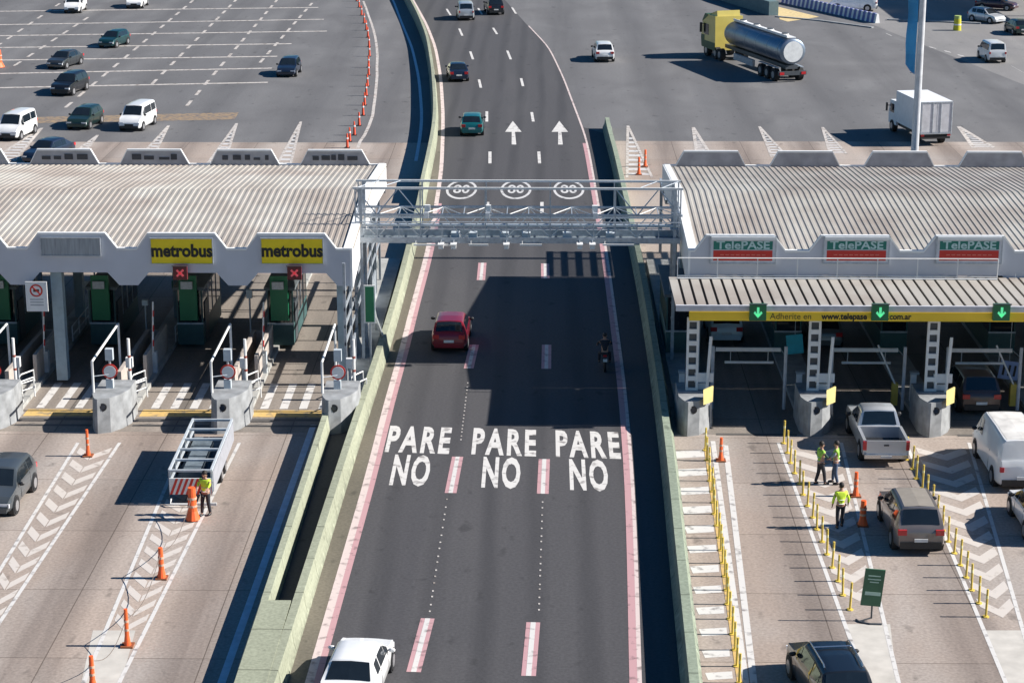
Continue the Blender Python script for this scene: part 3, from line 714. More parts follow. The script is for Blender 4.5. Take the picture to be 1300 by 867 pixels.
# ------------------------------------------------------------ toll islands, booths and their equipment
NOSE_Y = 81.9
def nose_block(label, X, grp, yellow):
    t = thing('island_nose', label, 'concrete block', (X, NOSE_Y, 0), 0, grp)
    mb = MB(); pl = [(-.50, -.12), (-.38, -.2), (.12, .0), (.5, .55), (.75, 1.25), (.75, 2.6), (-.75, 2.6), (-.75, .6), (-.62, .15)]
    n_ = len(pl); h = lambda p: 1.55 if p[1] > .8 else 1.5
    a = [(p[0]*1.03, p[1], 0) for p in pl]; b = [(p[0]*.97, p[1]+.10, 1.5) for p in pl]
    mb.add(a+b, [tuple(range(n_, 2*n_))]+[(i, (i+1) % n_, (i+1) % n_+n_, i+n_) for i in range(n_)]); mb.build('block', M_nose, t)
    mb = MB(); mb.cyl((-.16, .0, 1.13), 'y', .17, .12, 20); r_ = mb.build('ring', M_bplast, t)
    mb = MB(); mb.cyl((-.16, -.07, 1.13), 'y', .11, .03, 16); mb.build('lens', mat('dark_lens', (.03, .04, .06), .1), r_)
    if yellow:
        mb = MB(); mb.add([(.27, -.03, 1.35), (.70, .45, 1.35), (.72, .55, 2.0), (.25, -.01, 2.0), (.30, .1, 1.35), (.66, .55, 1.35), (.68, .62, 2.0), (.28, .1, 2.0)], [(0,1,2,3),(4,7,6,5),(0,3,7,4),(1,5,6,2),(2,6,7,3),(0,4,5,1)]); mb.build('yellow_marker', mat('pale_yellow_marker', (.62, .52, .20), .6), t)
    return t
def kerb_island(X, wd, y1, grp, label):
    mb = MB(); mb.prism([(X-wd/2, NOSE_Y+2.65), (X+wd/2, NOSE_Y+2.65), (X+wd/2, y1), (X-wd/2, y1)], 0, .2)
    return tag(mb.build('kerb_island', M_wall), label, 'kerb island', grp)
for i, X in enumerate(ISL_L[:5]):
    nm = ['nearest the central road', 'behind the striped trailer', 'second from the trailer towards the left', 'at the left picture edge', 'beyond the left picture edge'][i]
    if i < 4: nose_block('grey prow-shaped concrete nose block %s, left plaza' % nm, X, 'left nose blocks', False)
for i, X in enumerate(ISL_R[:3]):
    nm = ['beside the road barrier, right plaza', 'left of the silver pickup', 'between the pickup and the white van'][i]
    nose_block('grey concrete nose block with yellow marker %s' % nm, X, 'right nose blocks', True)
for i, X in enumerate(ISL_L): kerb_island(X, 1.3, 112, 'left islands', ['raised concrete lane island of the left plaza, first from the central road','raised concrete lane island of the left plaza, second from the central road','raised concrete lane island of the left plaza, third from the central road','raised concrete lane island of the left plaza, at the picture edge','left plaza lane island deep in shade, outside the edge','left plaza lane island, sixth from the central road','left plaza lane island, seventh from the central road'][i])
for i, X in enumerate(ISL_R): kerb_island(X, 1.3, 112, 'right islands', 'raised concrete lane island of the right plaza, %s from the central road' % ['first','second','third','fourth','fifth','sixth','seventh'][i])

def booth(label, X, Y, grp, green=True, w_=1.25, d=5.5, h=2.75):
    t = thing('toll_booth', label, 'toll booth', (X, Y, .2), 0, grp)
    mb = MB(); mb.box(-w_/2, w_/2, 0, d, 0, 1.05); mb.box(-w_/2, -w_/2+.07, 0, .07, 1.05, h); mb.box(w_/2-.07, w_/2, 0, .07, 1.05, h); mb.box(-w_/2, -w_/2+.07, d-.07, d, 1.05, h); mb.box(w_/2-.07, w_/2, d-.07, d, 1.05, h)
    mb.build('cabin_wall', mat('booth_teal', (.04, .10, .10), .5), t)
    mb = MB(); mb.box(-w_/2+.01, w_/2-.01, .02, d-.02, 1.05, h); mb.build('window', M_glass, t)
    mb = MB(); mb.box(-w_/2-.12, w_/2+.12, -.15, d+.15, h, h+.14); mb.build('roof', mat('booth_roof', (.12, .14, .15), .6), t)
    if green:
        mb = MB(); mb.box(-.42, .42, -.32, -.26, 1.3, h+.75); mb.box(-.42, -.37, -.26, -.1, 1.3, h+.7); mb.box(.37, .42, -.26, -.1, 1.3, h+.7); mb.build('green_panel', M_green, t)
    mb = MB(); mb.box(w_/2, w_/2+.03, .5, 1.5, 0, 2.0); mb.build('door', M_dsteel, t)
    for yy in (1.7, 2.9, 4.1): mb = MB(); mb.box(w_/2-.03, w_/2+.02, yy, yy+.07, 1.05, h); mb.build('window_post', M_galv, t)
    mb = MB(); mb.box(-w_/2-.02, w_/2+.02, -.02, .02, 1.02, 1.10); mb.build('window_sill', M_galv, t)
    mb = MB(); mb.box(-.3, .25, -.5, -.05, h+.14, h+.5); mb.build('roof_unit', M_galv, t)
    return t
for i, X in enumerate(ISL_L[1:5]):
    mb = MB(); mb.box(X-.5, X-.32, 86.6, 93.5, .2, 1.25); mb.box(X+.30, X+.46, 88.5, 93.8, .2, 1.45); mb.box(X-.5, X+.46, 93.5, 93.66, .2, 1.2)
    tag(mb.build('parapet_wall', mat('beige_wall', (.42, .37, .33), .85, var=.12)), 'low beige parapet wall on the left plaza island, %s' % ['next to the sunlit lane', 'second from the sunlit lane', 'third from the sunlit lane', 'beyond the left picture edge'][i], 'parapet wall', 'parapet walls of the left islands')
bn = ['beside the sunlit lane', 'under the red signal', 'under the blank grey sign', 'at the left picture edge']
for i, X in enumerate([-12.55, -16.9, -21.1, -25.9]):
    b_ = booth('toll booth with a tall dark green panel, %s' % bn[i], X+.05, 94.5, 'left toll booths')
for i, X in enumerate(ISL_R[:5]):
    booth('dark toll booth behind %s lattice column of the right plaza' % ['the first', 'the second', 'the third', 'the fourth', 'the fifth'][i], X, 93.5, 'right toll booths', False)

def left_kit(X, k):
    # overhead bar frame running along the island
    t = thing('rail_frame', 'white bar frame over the nose block, %s' % k, 'steel frame', (X, NOSE_Y+.9, 1.5), 0, 'white bar frames of the left plaza')
    mb = MB(); mb.tube([(-.72, 0, 0), (-.72, 0, 1.35), (-.72, 5.6, 1.45), (-.72, 5.6, -.8)], .055, 8); mb.build('bar', M_steelw, t)
    mb = MB(); mb.tube([(-.72, 0, .7), (-.1, .3, .7)], .02, 5); mb.build('stay', M_galv, t)
    t = thing('lane_sign', 'round red-rimmed sign on a short post, %s' % k, 'sign', (X-.1, NOSE_Y+1.5, 1.5), 0, 'round lane signs')
    mb = MB(); mb.cyl((0, -.03, .75), 'y', .33, .04, 24); d_ = mb.build('disc', M_signr, t)
    mb = MB(); mb.cyl((0, -.055, .75), 'y', .26, .02, 24); mb.build('face', M_signw, d_)
    mb = MB(); mb.tube([(0, .02, -.0), (0, .02, 1.6)], .05, 8); mb.build('post', M_galv, t)
    mb = MB(); mb.box(-.16, .16, -.1, .16, 1.25, 1.75); mb.box(-.2, .1, -.05, .2, 0, .38); mb.build('control_box', mat('box_grey', (.5, .55, .58), .5), t)
    t = thing('height_post', 'slim white post with dark bands, %s' % k, 'post', (X+.45, NOSE_Y+2.9, .2), 0, 'slim white posts of the left plaza')
    mb = MB(); mb.tube([(0, 0, 0), (0, 0, 3.1)], .065, 8); p_ = mb.build('pole', M_steelw, t)
    for z in (.5, 1.1, 1.7, 2.3): mb = MB(); mb.cyl((0, 0, z), 'z', .07, .1, 10); mb.build('band', mat('brown_band', (.3, .07, .05), .5), p_)
    t = thing('guard_rail', 'looped white handrail on the island, %s' % k, 'handrail', (X+.0, NOSE_Y+2.7, .2), 0, 'handrails on the left islands')
    mb = MB()
    for (x, y) in ((.55, -.1), (.85, .8), (.6, 1.9)):
        mb.tube([(x-.5, y, 0), (x-.5, y, .75), (x-.38, y+.1, .9), (x+.0, y+.8, .9), (x+.02, y+.85, 0)], .035, 6)
        mb.tube([(x-.5, y, .45), (x+.0, y+.8, .45)], .025, 6)
    mb.build('rails', M_steelw, t)
    t = thing('payment_post', 'small grey reader post beside the island edge, %s' % k, 'reader post', (X+.1, NOSE_Y+4.6, .2), 0, 'reader posts of the left plaza')
    mb = MB(); mb.box(-.06, .06, -.06, .06, 0, 1.3); mb.build('post', M_galv, t); mb = MB(); mb.box(-.15, .15, -.12, .1, 1.3, 1.75); mb.build('reader', M_signw, t)
ks = ['island nearest the central road', 'island behind the striped trailer', 'island below the blank grey sign', 'island at the left picture edge']
for i, X in enumerate(ISL_L[:4]): left_kit(X, ks[i])
# barrier arms left
for i, X in enumerate(ISL_L[1:4]):
    t = thing('boom_gate', 'raised lane barrier arm, red and white, %s' % ['by the sunlit lane', 'in the middle of the left plaza', 'at the left picture edge'][i], 'barrier arm', (X+.5, 90.0, .2), 0, 'raised barrier arms')
    mb = MB(); mb.box(-.15, .15, -.15, .15, 0, 1.0); mb.build('cabinet', mat('box_grey', (.5, .55, .58), .5), t)
    mb = MB(); mb.tube([(0, -.2, .9), (.12, -.2, 3.4)], .04, 6); a_ = mb.build('arm', M_steelw, t)
    mb = MB()
    for q_ in (1.3, 2.0, 2.7): mb.tube([(.016+ (q_-.9)*.048, -.2, q_), (.016+(q_+.3-.9)*.048, -.2, q_+.3)], .043, 6)
    mb.build('stripe', M_red, a_)
# prohibition sign board on column
p = HY(48, 375, 88.0); t = thing('notice_board', 'white board with a red crossed circle mounted on the blue-grey column', 'sign', (p.x, 87.8, p.z))
mb = MB(); mb.box(-.48, .48, -.03, .03, -.68, .68); mb.build('board', M_signw, t)
mb = MB()
for k in range(24):
    a0, a1 = 2*PI*k/24, 2*PI*(k+1)/24; f = lambda a, q: (q*math.cos(a), -.04, .28+q*math.sin(a)); mb.quad(f(a0, .22), f(a0, .29), f(a1, .29), f(a1, .22))
mb.box(-.25, .25, -.045, -.035, .25, .31, rot=Matrix.Rotation(PI/4, 3, 'Y')); mb.build('ring', M_signr, t)
mb = MB(); mb.box(-.13, .13, -.038, -.033, .22, .34); mb.build('pictogram', M_ink, t)
mb = MB()
for z in (-.15, -.28, -.41): mb.box(-.3, .3, -.036, -.033, z, z+.05)
mb.build('text_rows', mat('faint_ink', (.35, .36, .38), .6), t)

def right_kit(X, k, lane=True):
    t = thing('lattice_column', 'white perforated lattice column, %s' % k, 'column', (X-.12, 83.5, 1.4), 0, 'lattice columns of the right plaza')
    mb = MB(); hgt = zb2-1.4
    for s_ in (-1, 1): mb.box(s_*.21-.05, s_*.21+.05, -.06, .06, 0, hgt)
    z = 0
    while z < hgt-.1: mb.box(-.17, .17, -.055, .055, z, z+.2); z += .52
    mb.build('lattice', M_steelw, t)
    mb = MB(); mb.box(-.15, .15, .06, .09, 0, hgt); mb.build('backing', M_dsteel, t)
    if not lane: return
    t = thing('height_limiter', 'white height-limit bar hung between two posts, %s' % k, 'height limiter', (X+2.55, 85.2, 0), 0, 'height limit bars')
    for s_ in (-1.65, 1.5):
        mb = MB(); mb.tube([(s_, 0, .1), (s_, 0, 2.95)], .075, 8); mb.build('post', mat('post_grey', (.45, .48, .52), .5), t)
    mb = MB(); mb.box(-1.4, 1.45, 1.4, 1.5, 2.3, 2.47); b_ = mb.build('bar', M_steelw, t)
    mb = MB(); mb.box(-1.0, 1.15, 1.4, 1.48, 1.75, 1.85); mb.build('hanging_bar', M_steelw, b_)
    for q_ in ([(-.75, 1.45, 1.85), (-.75, 1.45, 2.3)], [(.9, 1.45, 1.85), (.9, 1.45, 2.3)], [(-1.65, 0, 2.5), (-1.4, 1.45, 2.4)], [(1.5, 0, 2.5), (1.45, 1.45, 2.4)]): mb = MB(); mb.tube(q_, .022, 5); mb.build('hanger', M_galv, b_)
    t = thing('reader_post', 'leaning white post with reader on the island, %s' % k, 'post', (X+.5, 83.3, 1.4), 0, 'leaning posts of the right plaza')
    mb = MB(); mb.tube([(0, 0, 0), (.14, .1, 2.5)], .07, 8); mb.build('post', M_steelw, t)
    mb = MB(); mb.box(-.62, .12, .3, .6, .0, .35); mb.box(-.5, .3, .2, .28, .45, .85); mb.build('console', M_signw, t)
    t = thing('payment_post', 'low white payment pillar behind the nose block, %s' % k, 'payment pillar', (X-.35, 86.2, .2), 0, 'payment pillars of the right plaza')
    mb = MB(); mb.box(-.12, .12, -.12, .12, 0, 1.25); mb.build('pillar', M_signw, t); mb = MB(); mb.box(-.16, .22, -.2, .1, 1.25, 1.35); mb.build('top', M_galv, t)
for i, X in enumerate(ISL_R[:4]):
    right_kit(X, ['first lane beside the road barrier', 'second lane with the silver pickup', 'third lane with the dark car', 'lane beyond the right picture edge'][i], i < 3)
def cloth_sign(label, px, py, Y, w_, h_, m, rot, marks=None):
    p = HY(px, py, Y); t = thing('lane_banner', label, 'banner', p)
    mb = MB(); mb.box(-w_/2, w_/2, -.02, .02, -h_/2, h_/2, rot=Matrix.Rotation(R(rot), 3, 'Y')); mb.build('cloth', m, t)
    if marks:
        mb = MB()
        for x in (-.25, 0, .25): mb.box(x-.05, x+.05, -.03, -.021, -.25, .25, rot=Matrix.Rotation(R(rot), 3, 'Y'), piv=(0, 0, 0))
        mb.build('marks', marks, t)
    mb = MB(); mb.tube([(0, .04, h_/2), (0, .04, h_/2+(5.5-p.z-h_/2))], .015, 5); mb.build('hanger', M_galv, t)
cloth_sign('bright blue cloth hanging in the dark right plaza by the second lattice column', 1009, 437, 90, .75, .9, mat('cyan_cloth', (.05, .45, .55), .7), -6)
cloth_sign('pale blue tilted banner with dark marks over the dark car lane', 1281, 470, 88, .9, .85, mat('pale_blue_cloth', (.30, .38, .6), .7), 8, M_ink)
for px, py, lab in ((1085, 480, 'slanted white barrier arm beside the silver pickup'),(1205, 500, 'slanted white barrier arm beside the dark car')):
    X = {1085: 15.45, 1205: 20.6}[px]
    t = thing('boom_gate', lab, 'barrier arm', (X, 85.6, .2)); mb = MB(); mb.box(-.13, .13, -.13, .13, 0, 1.0); mb.build('cabinet', mat('box_yellow', (.6, .45, .08), .5), t)
    mb = MB(); mb.tube([(0, -.1, .95), (-.75, .4, 2.6)], .04, 6); mb.build('arm', M_steelw, t)
random.seed(11)
for i, X in enumerate(ISL_L[1:5]):
    for k in range(4):
        y = 95+k*3.1; x = X+random.choice((-.45, .45)); hh = random.uniform(1.0, 2.4)
        if 94.3 < y < 100.3: x = X+(.78 if k % 2 else -.78); 
        t = thing('service_post', 'small service post with a pale head among the shaded booths of the left plaza', 'post', (x, y, .2), 0, 'service posts of the left plaza')
        mb = MB(); mb.tube([(0, 0, 0), (0, 0, hh)], .045, 6); mb.build('post', M_galv, t); mb = MB(); mb.box(-.14, .14, -.1, .1, hh, hh+random.uniform(.15, .45)); mb.build('head', random.choice((M_signw, mat('box_grey', (.5, .55, .58)), M_green)), t)
    t = thing('guard_fence', 'low tubular fence between the shaded left lanes, %s' % ['beside the sunlit lane', 'second from the sunlit lane', 'third from the sunlit lane', 'at the left picture edge'][i], 'fence', (X+.62, 95, .0), 0, 'tubular fences of the left plaza')
    mb = MB()
    for z in (.5, .95): mb.tube([(0, 0, z), (0, 9, z)], .03, 6)
    for k in range(7): mb.tube([(0, k*1.5, 0), (0, k*1.5, .95)], .03, 6)
    mb.build('rails', M_steelw, t)
# under-canopy cross pipes to give the shade its clutter
for s_, xs, can in ((-1, (-54, -8.7), canL), (1, (6.8, 54), canR)):
    mb = MB()
    for y, z in ((90.2, 5.2), (92.5, 5.1), (97, 5.2)): mb.box(xs[0], xs[1], y-.04, y+.04, z-.05, z+.05)
    mb.v = [tuple(Vector(p)-Vector(can.location)) for p in mb.v]; mb.build('cable_tray', M_galv, can)

# curved metal guard at the left barrier
g0 = MB(); pts = []
for k in range(13):
    t_ = k/12; yy = 345+105*t_; xx = 487-6*math.sin(t_*PI)+13*max(0, t_-.75)*4*.25*4*.25; p = G(xx+6*t_*t_, yy); pts.append(Vector((p.x-.35, p.y, .9)))
g0.tube(pts, .06, 6)
for p in pts[::3]: g0.tube([(p.x, p.y, 0), (p.x, p.y, .9)], .04, 6)
tag(g0.build('pipe_rail', mat('grey_pipe', (.3, .32, .31), .5)), 'grey curved pipe rail on the walkway left of the green barrier', 'rail')

# ------------------------------------------------------------ vehicles
def paint(name, col, metal=.25): return mat('paint_'+name, col, .32, metal=metal, var=.05, scale=1.5, coat=.7)
SPEC = {  # L, W(half), H, belt, hood z, deck z, rear glass base, roof rear, roof front, windshield base (as fractions of L from the rear), nose z
 'sedan': (4.45, .86, 1.46, .90, .93, 1.00, .13, .27, .58, .74, .62),
 'hatch': (4.0, .86, 1.50, .92, .95, 1.02, .035, .13, .56, .75, .64),
 'suv':   (4.5, .91, 1.68, 1.02, 1.06, 1.10, .03, .11, .58, .74, .74),
 'van':   (4.3, .88, 1.85, 1.06, 1.10, 1.25, .015, .05, .66, .82, .74),
 'bigvan':(5.2, .98, 2.10, 1.18, 1.15, 1.3, .012, .035, .74, .88, .76),
}
def body_fn(kind):
    L, W, Ht, bz, hz, dz, a, b, c, d, nz = SPEC[kind]
    y = lambda f: -L/2+f*L
    prof = [(y(0), dz-.22), (y(.02), dz-.04), (y(a), dz), (y(b), Ht-.02), (y((b+c)/2), Ht+.01), (y(c), Ht-.03), (y(d), hz), (y(.93), hz-.12), (y(.985), nz), (y(1), nz-.12)]
    prof.sort(); belt = [(y(0), dz-.26), (y(a), dz-.02), (y(b), bz+.03), (y(d), hz-.03), (y(.93), hz-.15), (y(1), nz-.16)]
    def sec(yy):
        top = interp(prof, yy); be = min(interp(belt, yy), top-.015); e_ = max(0, (abs(yy)-(L/2-.55))/.55); wd = W*(1-.13*e_*e_)
        cab = max(0, min(1, (top-be-.03)/(Ht-bz-.05))); van = kind in ('van', 'bigvan')
        tw = wd*(.95-(.10 if van else .19)*cab)
        zb = .22+.10*e_
        return [(wd*.88, zb), (wd, zb+.14), (wd*1.0, .62), (wd*.985, max(be-.12, .63)), (wd*.955, be), (tw, be+(top-be)*.86), (tw*.86, top-.012), (tw*.45, top+.008), (0, top+.015)]
    return sec, y, prof
def make_vehicle(name, label, cat, kind, pm, loc, rz, group=None, rails=False, roofm=None, solid=False):
    L, W, Ht, bz, hz, dz, a, b, c, d, nz = SPEC[kind]; sec, y, prof = body_fn(kind)
    t = thing(name, label, cat, loc, rz, group)
    ys = sorted(set([round(p[0], 4) for p in prof]+[round(-L/2+L*k/26, 4) for k in range(27)]))
    mb = MB(); rings = []
    for yy in ys:
        s_ = sec(yy); rings.append([(x, yy, z) for x, z in s_]+[(-x, yy, z) for x, z in reversed(s_[:-1])])
    mb.loft(rings); mb.build('body', pm, t, 40)
    # glass
    def cap(y0, y1, sgn, nm):
        mb = MB(); r_ = []
        for k in range(5):
            yy = y0+(y1-y0)*(.08+.84*k/4); s_ = sec(yy); nrm = Vector((0, sgn*.6, .8))*.014
            row = []
            for f in (-1, -.5, 0, .5, 1):
                zz = s_[6][1]*abs(f)+s_[8][1]*(1-abs(f)); row.append(Vector((s_[6][0]*f*.98, yy, zz))+nrm)
            r_.append(row)
        mb.loft(r_, caps=False, closed=False); mb.build(nm, M_glass, t)
    cap(y(c), y(d), 1, 'windshield'); 
    if not solid: cap(y(a), y(b), -1, 'rear_window')
    panes = [(b+.03 if kind in ('van', 'suv', 'hatch') else b+.0, (b+c)/2-.05), ((b+c)/2-.03, c+.0), (c+.012, c+(d-c)*.62)]
    if kind == 'bigvan': panes = panes[2:]+[(c-.10, c-.01)]
    for sx in (1, -1):
        for (f0, f1) in panes:
            if f1-f0 < .02: continue
            mb = MB(); r_ = []
            for k in range(5):
                yy = y(f0+(f1-f0)*k/4); s_ = sec(yy); (xa_, za_), (xb_, zb_) = s_[4], s_[5]
                r_.append([(sx*(xa_+(xb_-xa_)*q+.012), yy, za_+(zb_-za_)*q) for q in (.12, .5, .92)])
            mb.loft(r_, caps=False, closed=False); mb.build('side_window', M_glass, t)
    for sx in (1, -1):
        mb = MB()
        for f in ((b+c)/2-.04, c+.07):
            yy = y(f); s_ = sec(yy); mb.tube([(sx*(s_[1][0]+.002), yy, s_[1][1]+.05), (sx*(s_[2][0]+.002), yy, .62), (sx*(s_[4][0]+.006), yy, s_[4][1])], .010, 4)
        mb.build('door_seam', M_bplast, t)
    wr = .33 if kind not in ('suv', 'bigvan') else .36
    for sx in (1, -1):
        for yy in (y(.19), y(.82)):
            wx = sec(yy)[2][0]
            arch = MB(); arch.cyl((sx*(wx-.10), yy, wr), 'x', wr+.075, .22, 20); arch.build('wheel_arch', M_bplast, t)
            mb = MB(); mb.cyl((sx*(wx-.085), yy, wr), 'x', wr, .23, 20); wh = mb.build('wheel', M_black, t)
            mb = MB(); mb.cyl((sx*(wx-.08), yy, wr), 'x', wr*.62, .24, 12); mb.build('rim', M_rim, wh)
        mx = sec(y(d-.08))[4][0]
        mb = MB(); mb.ell((sx*(mx+.12), y(d-.07), bz+.08), .12, .06, .08, 8, 5); mb.build('mirror', M_bplast if kind != 'sedan' else pm, t)
        xe = sec(y(.985))[2][0]
        mb = MB(); mb.box(sx*xe-.02 if sx < 0 else xe-.36, sx*xe+.36 if sx < 0 else xe+.02, y(.95), y(.997)+.0, nz-.17, nz-.02); mb.build('headlight', M_clear, t)
        xe = sec(y(.02))[3][0]; zt = dz-.10 if kind not in ('van', 'bigvan') else 1.05
        mb = MB(); x_in, x_out = xe-(.3 if kind in ('sedan', 'hatch', 'suv') else .14), xe+.01
        mb.box(min(sx*x_in, sx*x_out), max(sx*x_in, sx*x_out), y(0)-.02, y(.045), zt-.2, zt); mb.build('taillight', M_red, t)
    mb = MB(); xe = sec(y(0))[2][0]; bm_ = pm if kind in ('sedan', 'hatch') else M_bplast; mb.box(-xe+.05, xe-.05, y(0)-.05, y(.02), .3, .55); mb.build('bumper', bm_, t); mb = MB(); mb.box(-xe+.05, xe-.05, y(.98), y(1)+.04, .28, .46); mb.build('bumper', bm_, t)
    mb = MB(); mb.box(-.24, .24, y(0)-.062, y(0)-.03, .56, .68); mb.build('license_plate', M_plate, t)
    mb = MB(); mb.box(-.34, .34, y(1)-.03, y(1)+.02, .46, nz-.13); mb.build('grille', M_bplast, t)
    if rails:
        mb = MB()
        for sx in (1, -1): mb.tube([(sx*.58, y(b+.05), Ht+.0), (sx*.58, y(b+.08), Ht+.06), (sx*.6, y(c-.03), Ht+.05), (sx*.6, y(c), Ht-.02)], .025, 6)
        mb.tube([(-.6, y(c-.12), Ht+.05), (.6, y(c-.12), Ht+.05)], .025, 6); mb.build('roof_rail', M_chrome, t)
    if roofm:
        mb = MB(); r_ = []
        for k in range(7):
            yy = y(b+.03+(c-b-.04)*k/6); s_ = sec(yy); r_.append([(s_[6][0]*f*.9, yy, s_[8][1]*(1-abs(f))+s_[6][1]*abs(f)+.012) for f in (-1, -.5, 0, .5, 1)])
        mb.loft(r_, caps=False, closed=False); mb.build('roof_panel', roofm, t)
    return t
def place(px, py, L, deg, toward=False):
    a = R(deg); u = Vector((-math.sin(a), math.cos(a), 0)); p = G(px, py)+u*L/2
    return p, (a+PI if toward else a)
def car(name, label, cat, kind, pm, px, py, deg=0, toward=False, group=None, **k):
    loc, rz = place(px, py, SPEC[kind][0], deg, toward); return make_vehicle(name, label, cat, kind, pm, loc, rz, group, **k)
W_ = paint('white', (.78, .78, .77), 0); SIL = paint('silver', (.52, .54, .56), .35); BLK = paint('black', (.012, .014, .018)); DG = paint('dark_grey', (.05, .055, .06), .4)
NAV = paint('navy', (.015, .025, .05)); TEAL = paint('teal', (.012, .16, .17), .4); DTEAL = paint('dark_teal', (.015, .06, .065), .4); REDP = paint('crimson', (.22, .008, .022), .2)
BRN = paint('taupe', (.20, .175, .165), .5); DGRN = paint('dark_green', (.02, .045, .04), .4); LB = paint('pale_blue', (.72, .80, .82), 0); GREY = paint('mid_grey', (.16, .175, .18), .4); DBR = paint('dark_brown', (.085, .06, .055), .3)
GP = 'cars approaching on the far left plaza'
car('parked_car', 'white car facing us at the top left picture edge', 'car', 'van', W_, 91, 18, 0, True, GP)
car('white_car', 'white pickup-sized car second from the left at the very top', 'car', 'suv', W_, 170, 12, 0, True, GP)
car('car', 'dark teal car alone between the top transverse lines', 'car', 'hatch', DTEAL, 134, 62, -14, True, GP)
car('car', 'dark grey car behind another dark car on the left plaza', 'car', 'sedan', DG, 69, 89, -14, True, GP)
car('car', 'black car with bright headlights just ahead of the dark grey one', 'car', 'suv', BLK, 76, 123, -10, True, GP)
car('car', 'black and white-nosed hatchback alone near the ends of the transverse lines', 'car', 'hatch', NAV, 363, 99, -2, True, GP)
car('car', 'dark green hatchback beside the white van before the left canopy', 'car', 'hatch', DGRN, 97, 166, -8, True, GP)
car('van', 'small white van beside the dark green hatchback', 'van', 'van', W_, 164, 168, -8, True)
car('van', 'white van cut by the left picture edge', 'van', 'van', W_, 8, 180, -8, True)
car('car', 'dark blue car half hidden behind the rear fascia of the left canopy', 'car', 'sedan', NAV, 40, 210, -20, True, GP)
GC = 'cars driving away on the central road'
car('van', 'silver-white van at the top of the central road', 'van', 'van', SIL, 592, 27, 5, False, GC)
car('car', 'black car at the top right of the central road', 'car', 'suv', BLK, 630, 20, 8, False, GC)
car('car', 'dark blue car following the silver-white van on the central road', 'car', 'sedan', NAV, 583, 105, 6, False, GC)
car('car', 'teal green hatchback on the central road left of the painted arrows', 'car', 'hatch', TEAL, 599, 174, 1, False, GC)
car('car', 'crimson red hatchback driving under the gantry', 'car', 'hatch', REDP, 570, 449, -1, False, GC)
car('car', 'white car at the bottom of the central road', 'car', 'sedan', W_, 438, 915, -5, False, GC)
car('car', 'white car alone on the wide asphalt left of the tanker', 'car', 'suv', W_, 768, 80, 3)
car('van', 'small white van alone at the upper right', 'van', 'van', W_, 1266, 81, 3)
car('car', 'silver car by the dark shadow at the top right', 'car', 'hatch', SIL, 1270, 31, 35, True)
car('car', 'dark green car cut by the top right picture edge', 'car', 'hatch', DGRN, 1299, 46, 5)
car('car', 'dark purple car at the very top right corner', 'car', 'sedan', paint('plum', (.08, .03, .04)), 1290, 14, 60, True)
car('van', 'long white van parked behind the banner pole at the top', 'van', 'bigvan', W_, 1113, 14, 78)
car('car', 'pale blue car under the awning in the first right lane', 'car', 'hatch', LB, 922, 439, 0)
car('car', 'dark brown car with roof in the third right lane', 'car', 'suv', DBR, 1245, 529, 0)
car('van', 'large white panel van with dull white roof at the right edge', 'van', 'bigvan', W_, 1297, 626, 0, solid=True, roofm=mat('dirty_white_roof', (.62, .60, .56), .7, var=.2, scale=2))
car('car', 'taupe brown car with a pale roof panel between two rows of yellow posts', 'car', 'suv', BRN, 1168, 706, 0, roofm=mat('tan_roof', (.27, .24, .20), .5, var=.08))
car('car', 'white car cut by the right picture edge below the panel van', 'car', 'hatch', W_, 1336, 694, 0)
car('car', 'black car with chrome roof rails at the bottom of the right plaza', 'car', 'suv', BLK, 1076, 926, 6.5, rails=True)
car('car', 'grey car cut by the left picture edge on the left plaza', 'car', 'hatch', paint('slate', (.085, .10, .11), .4), -14, 660, -2, True)
car('car', 'dark car standing inside the shaded second right lane', 'car', 'hatch', GREY, 1048, 446, 0)

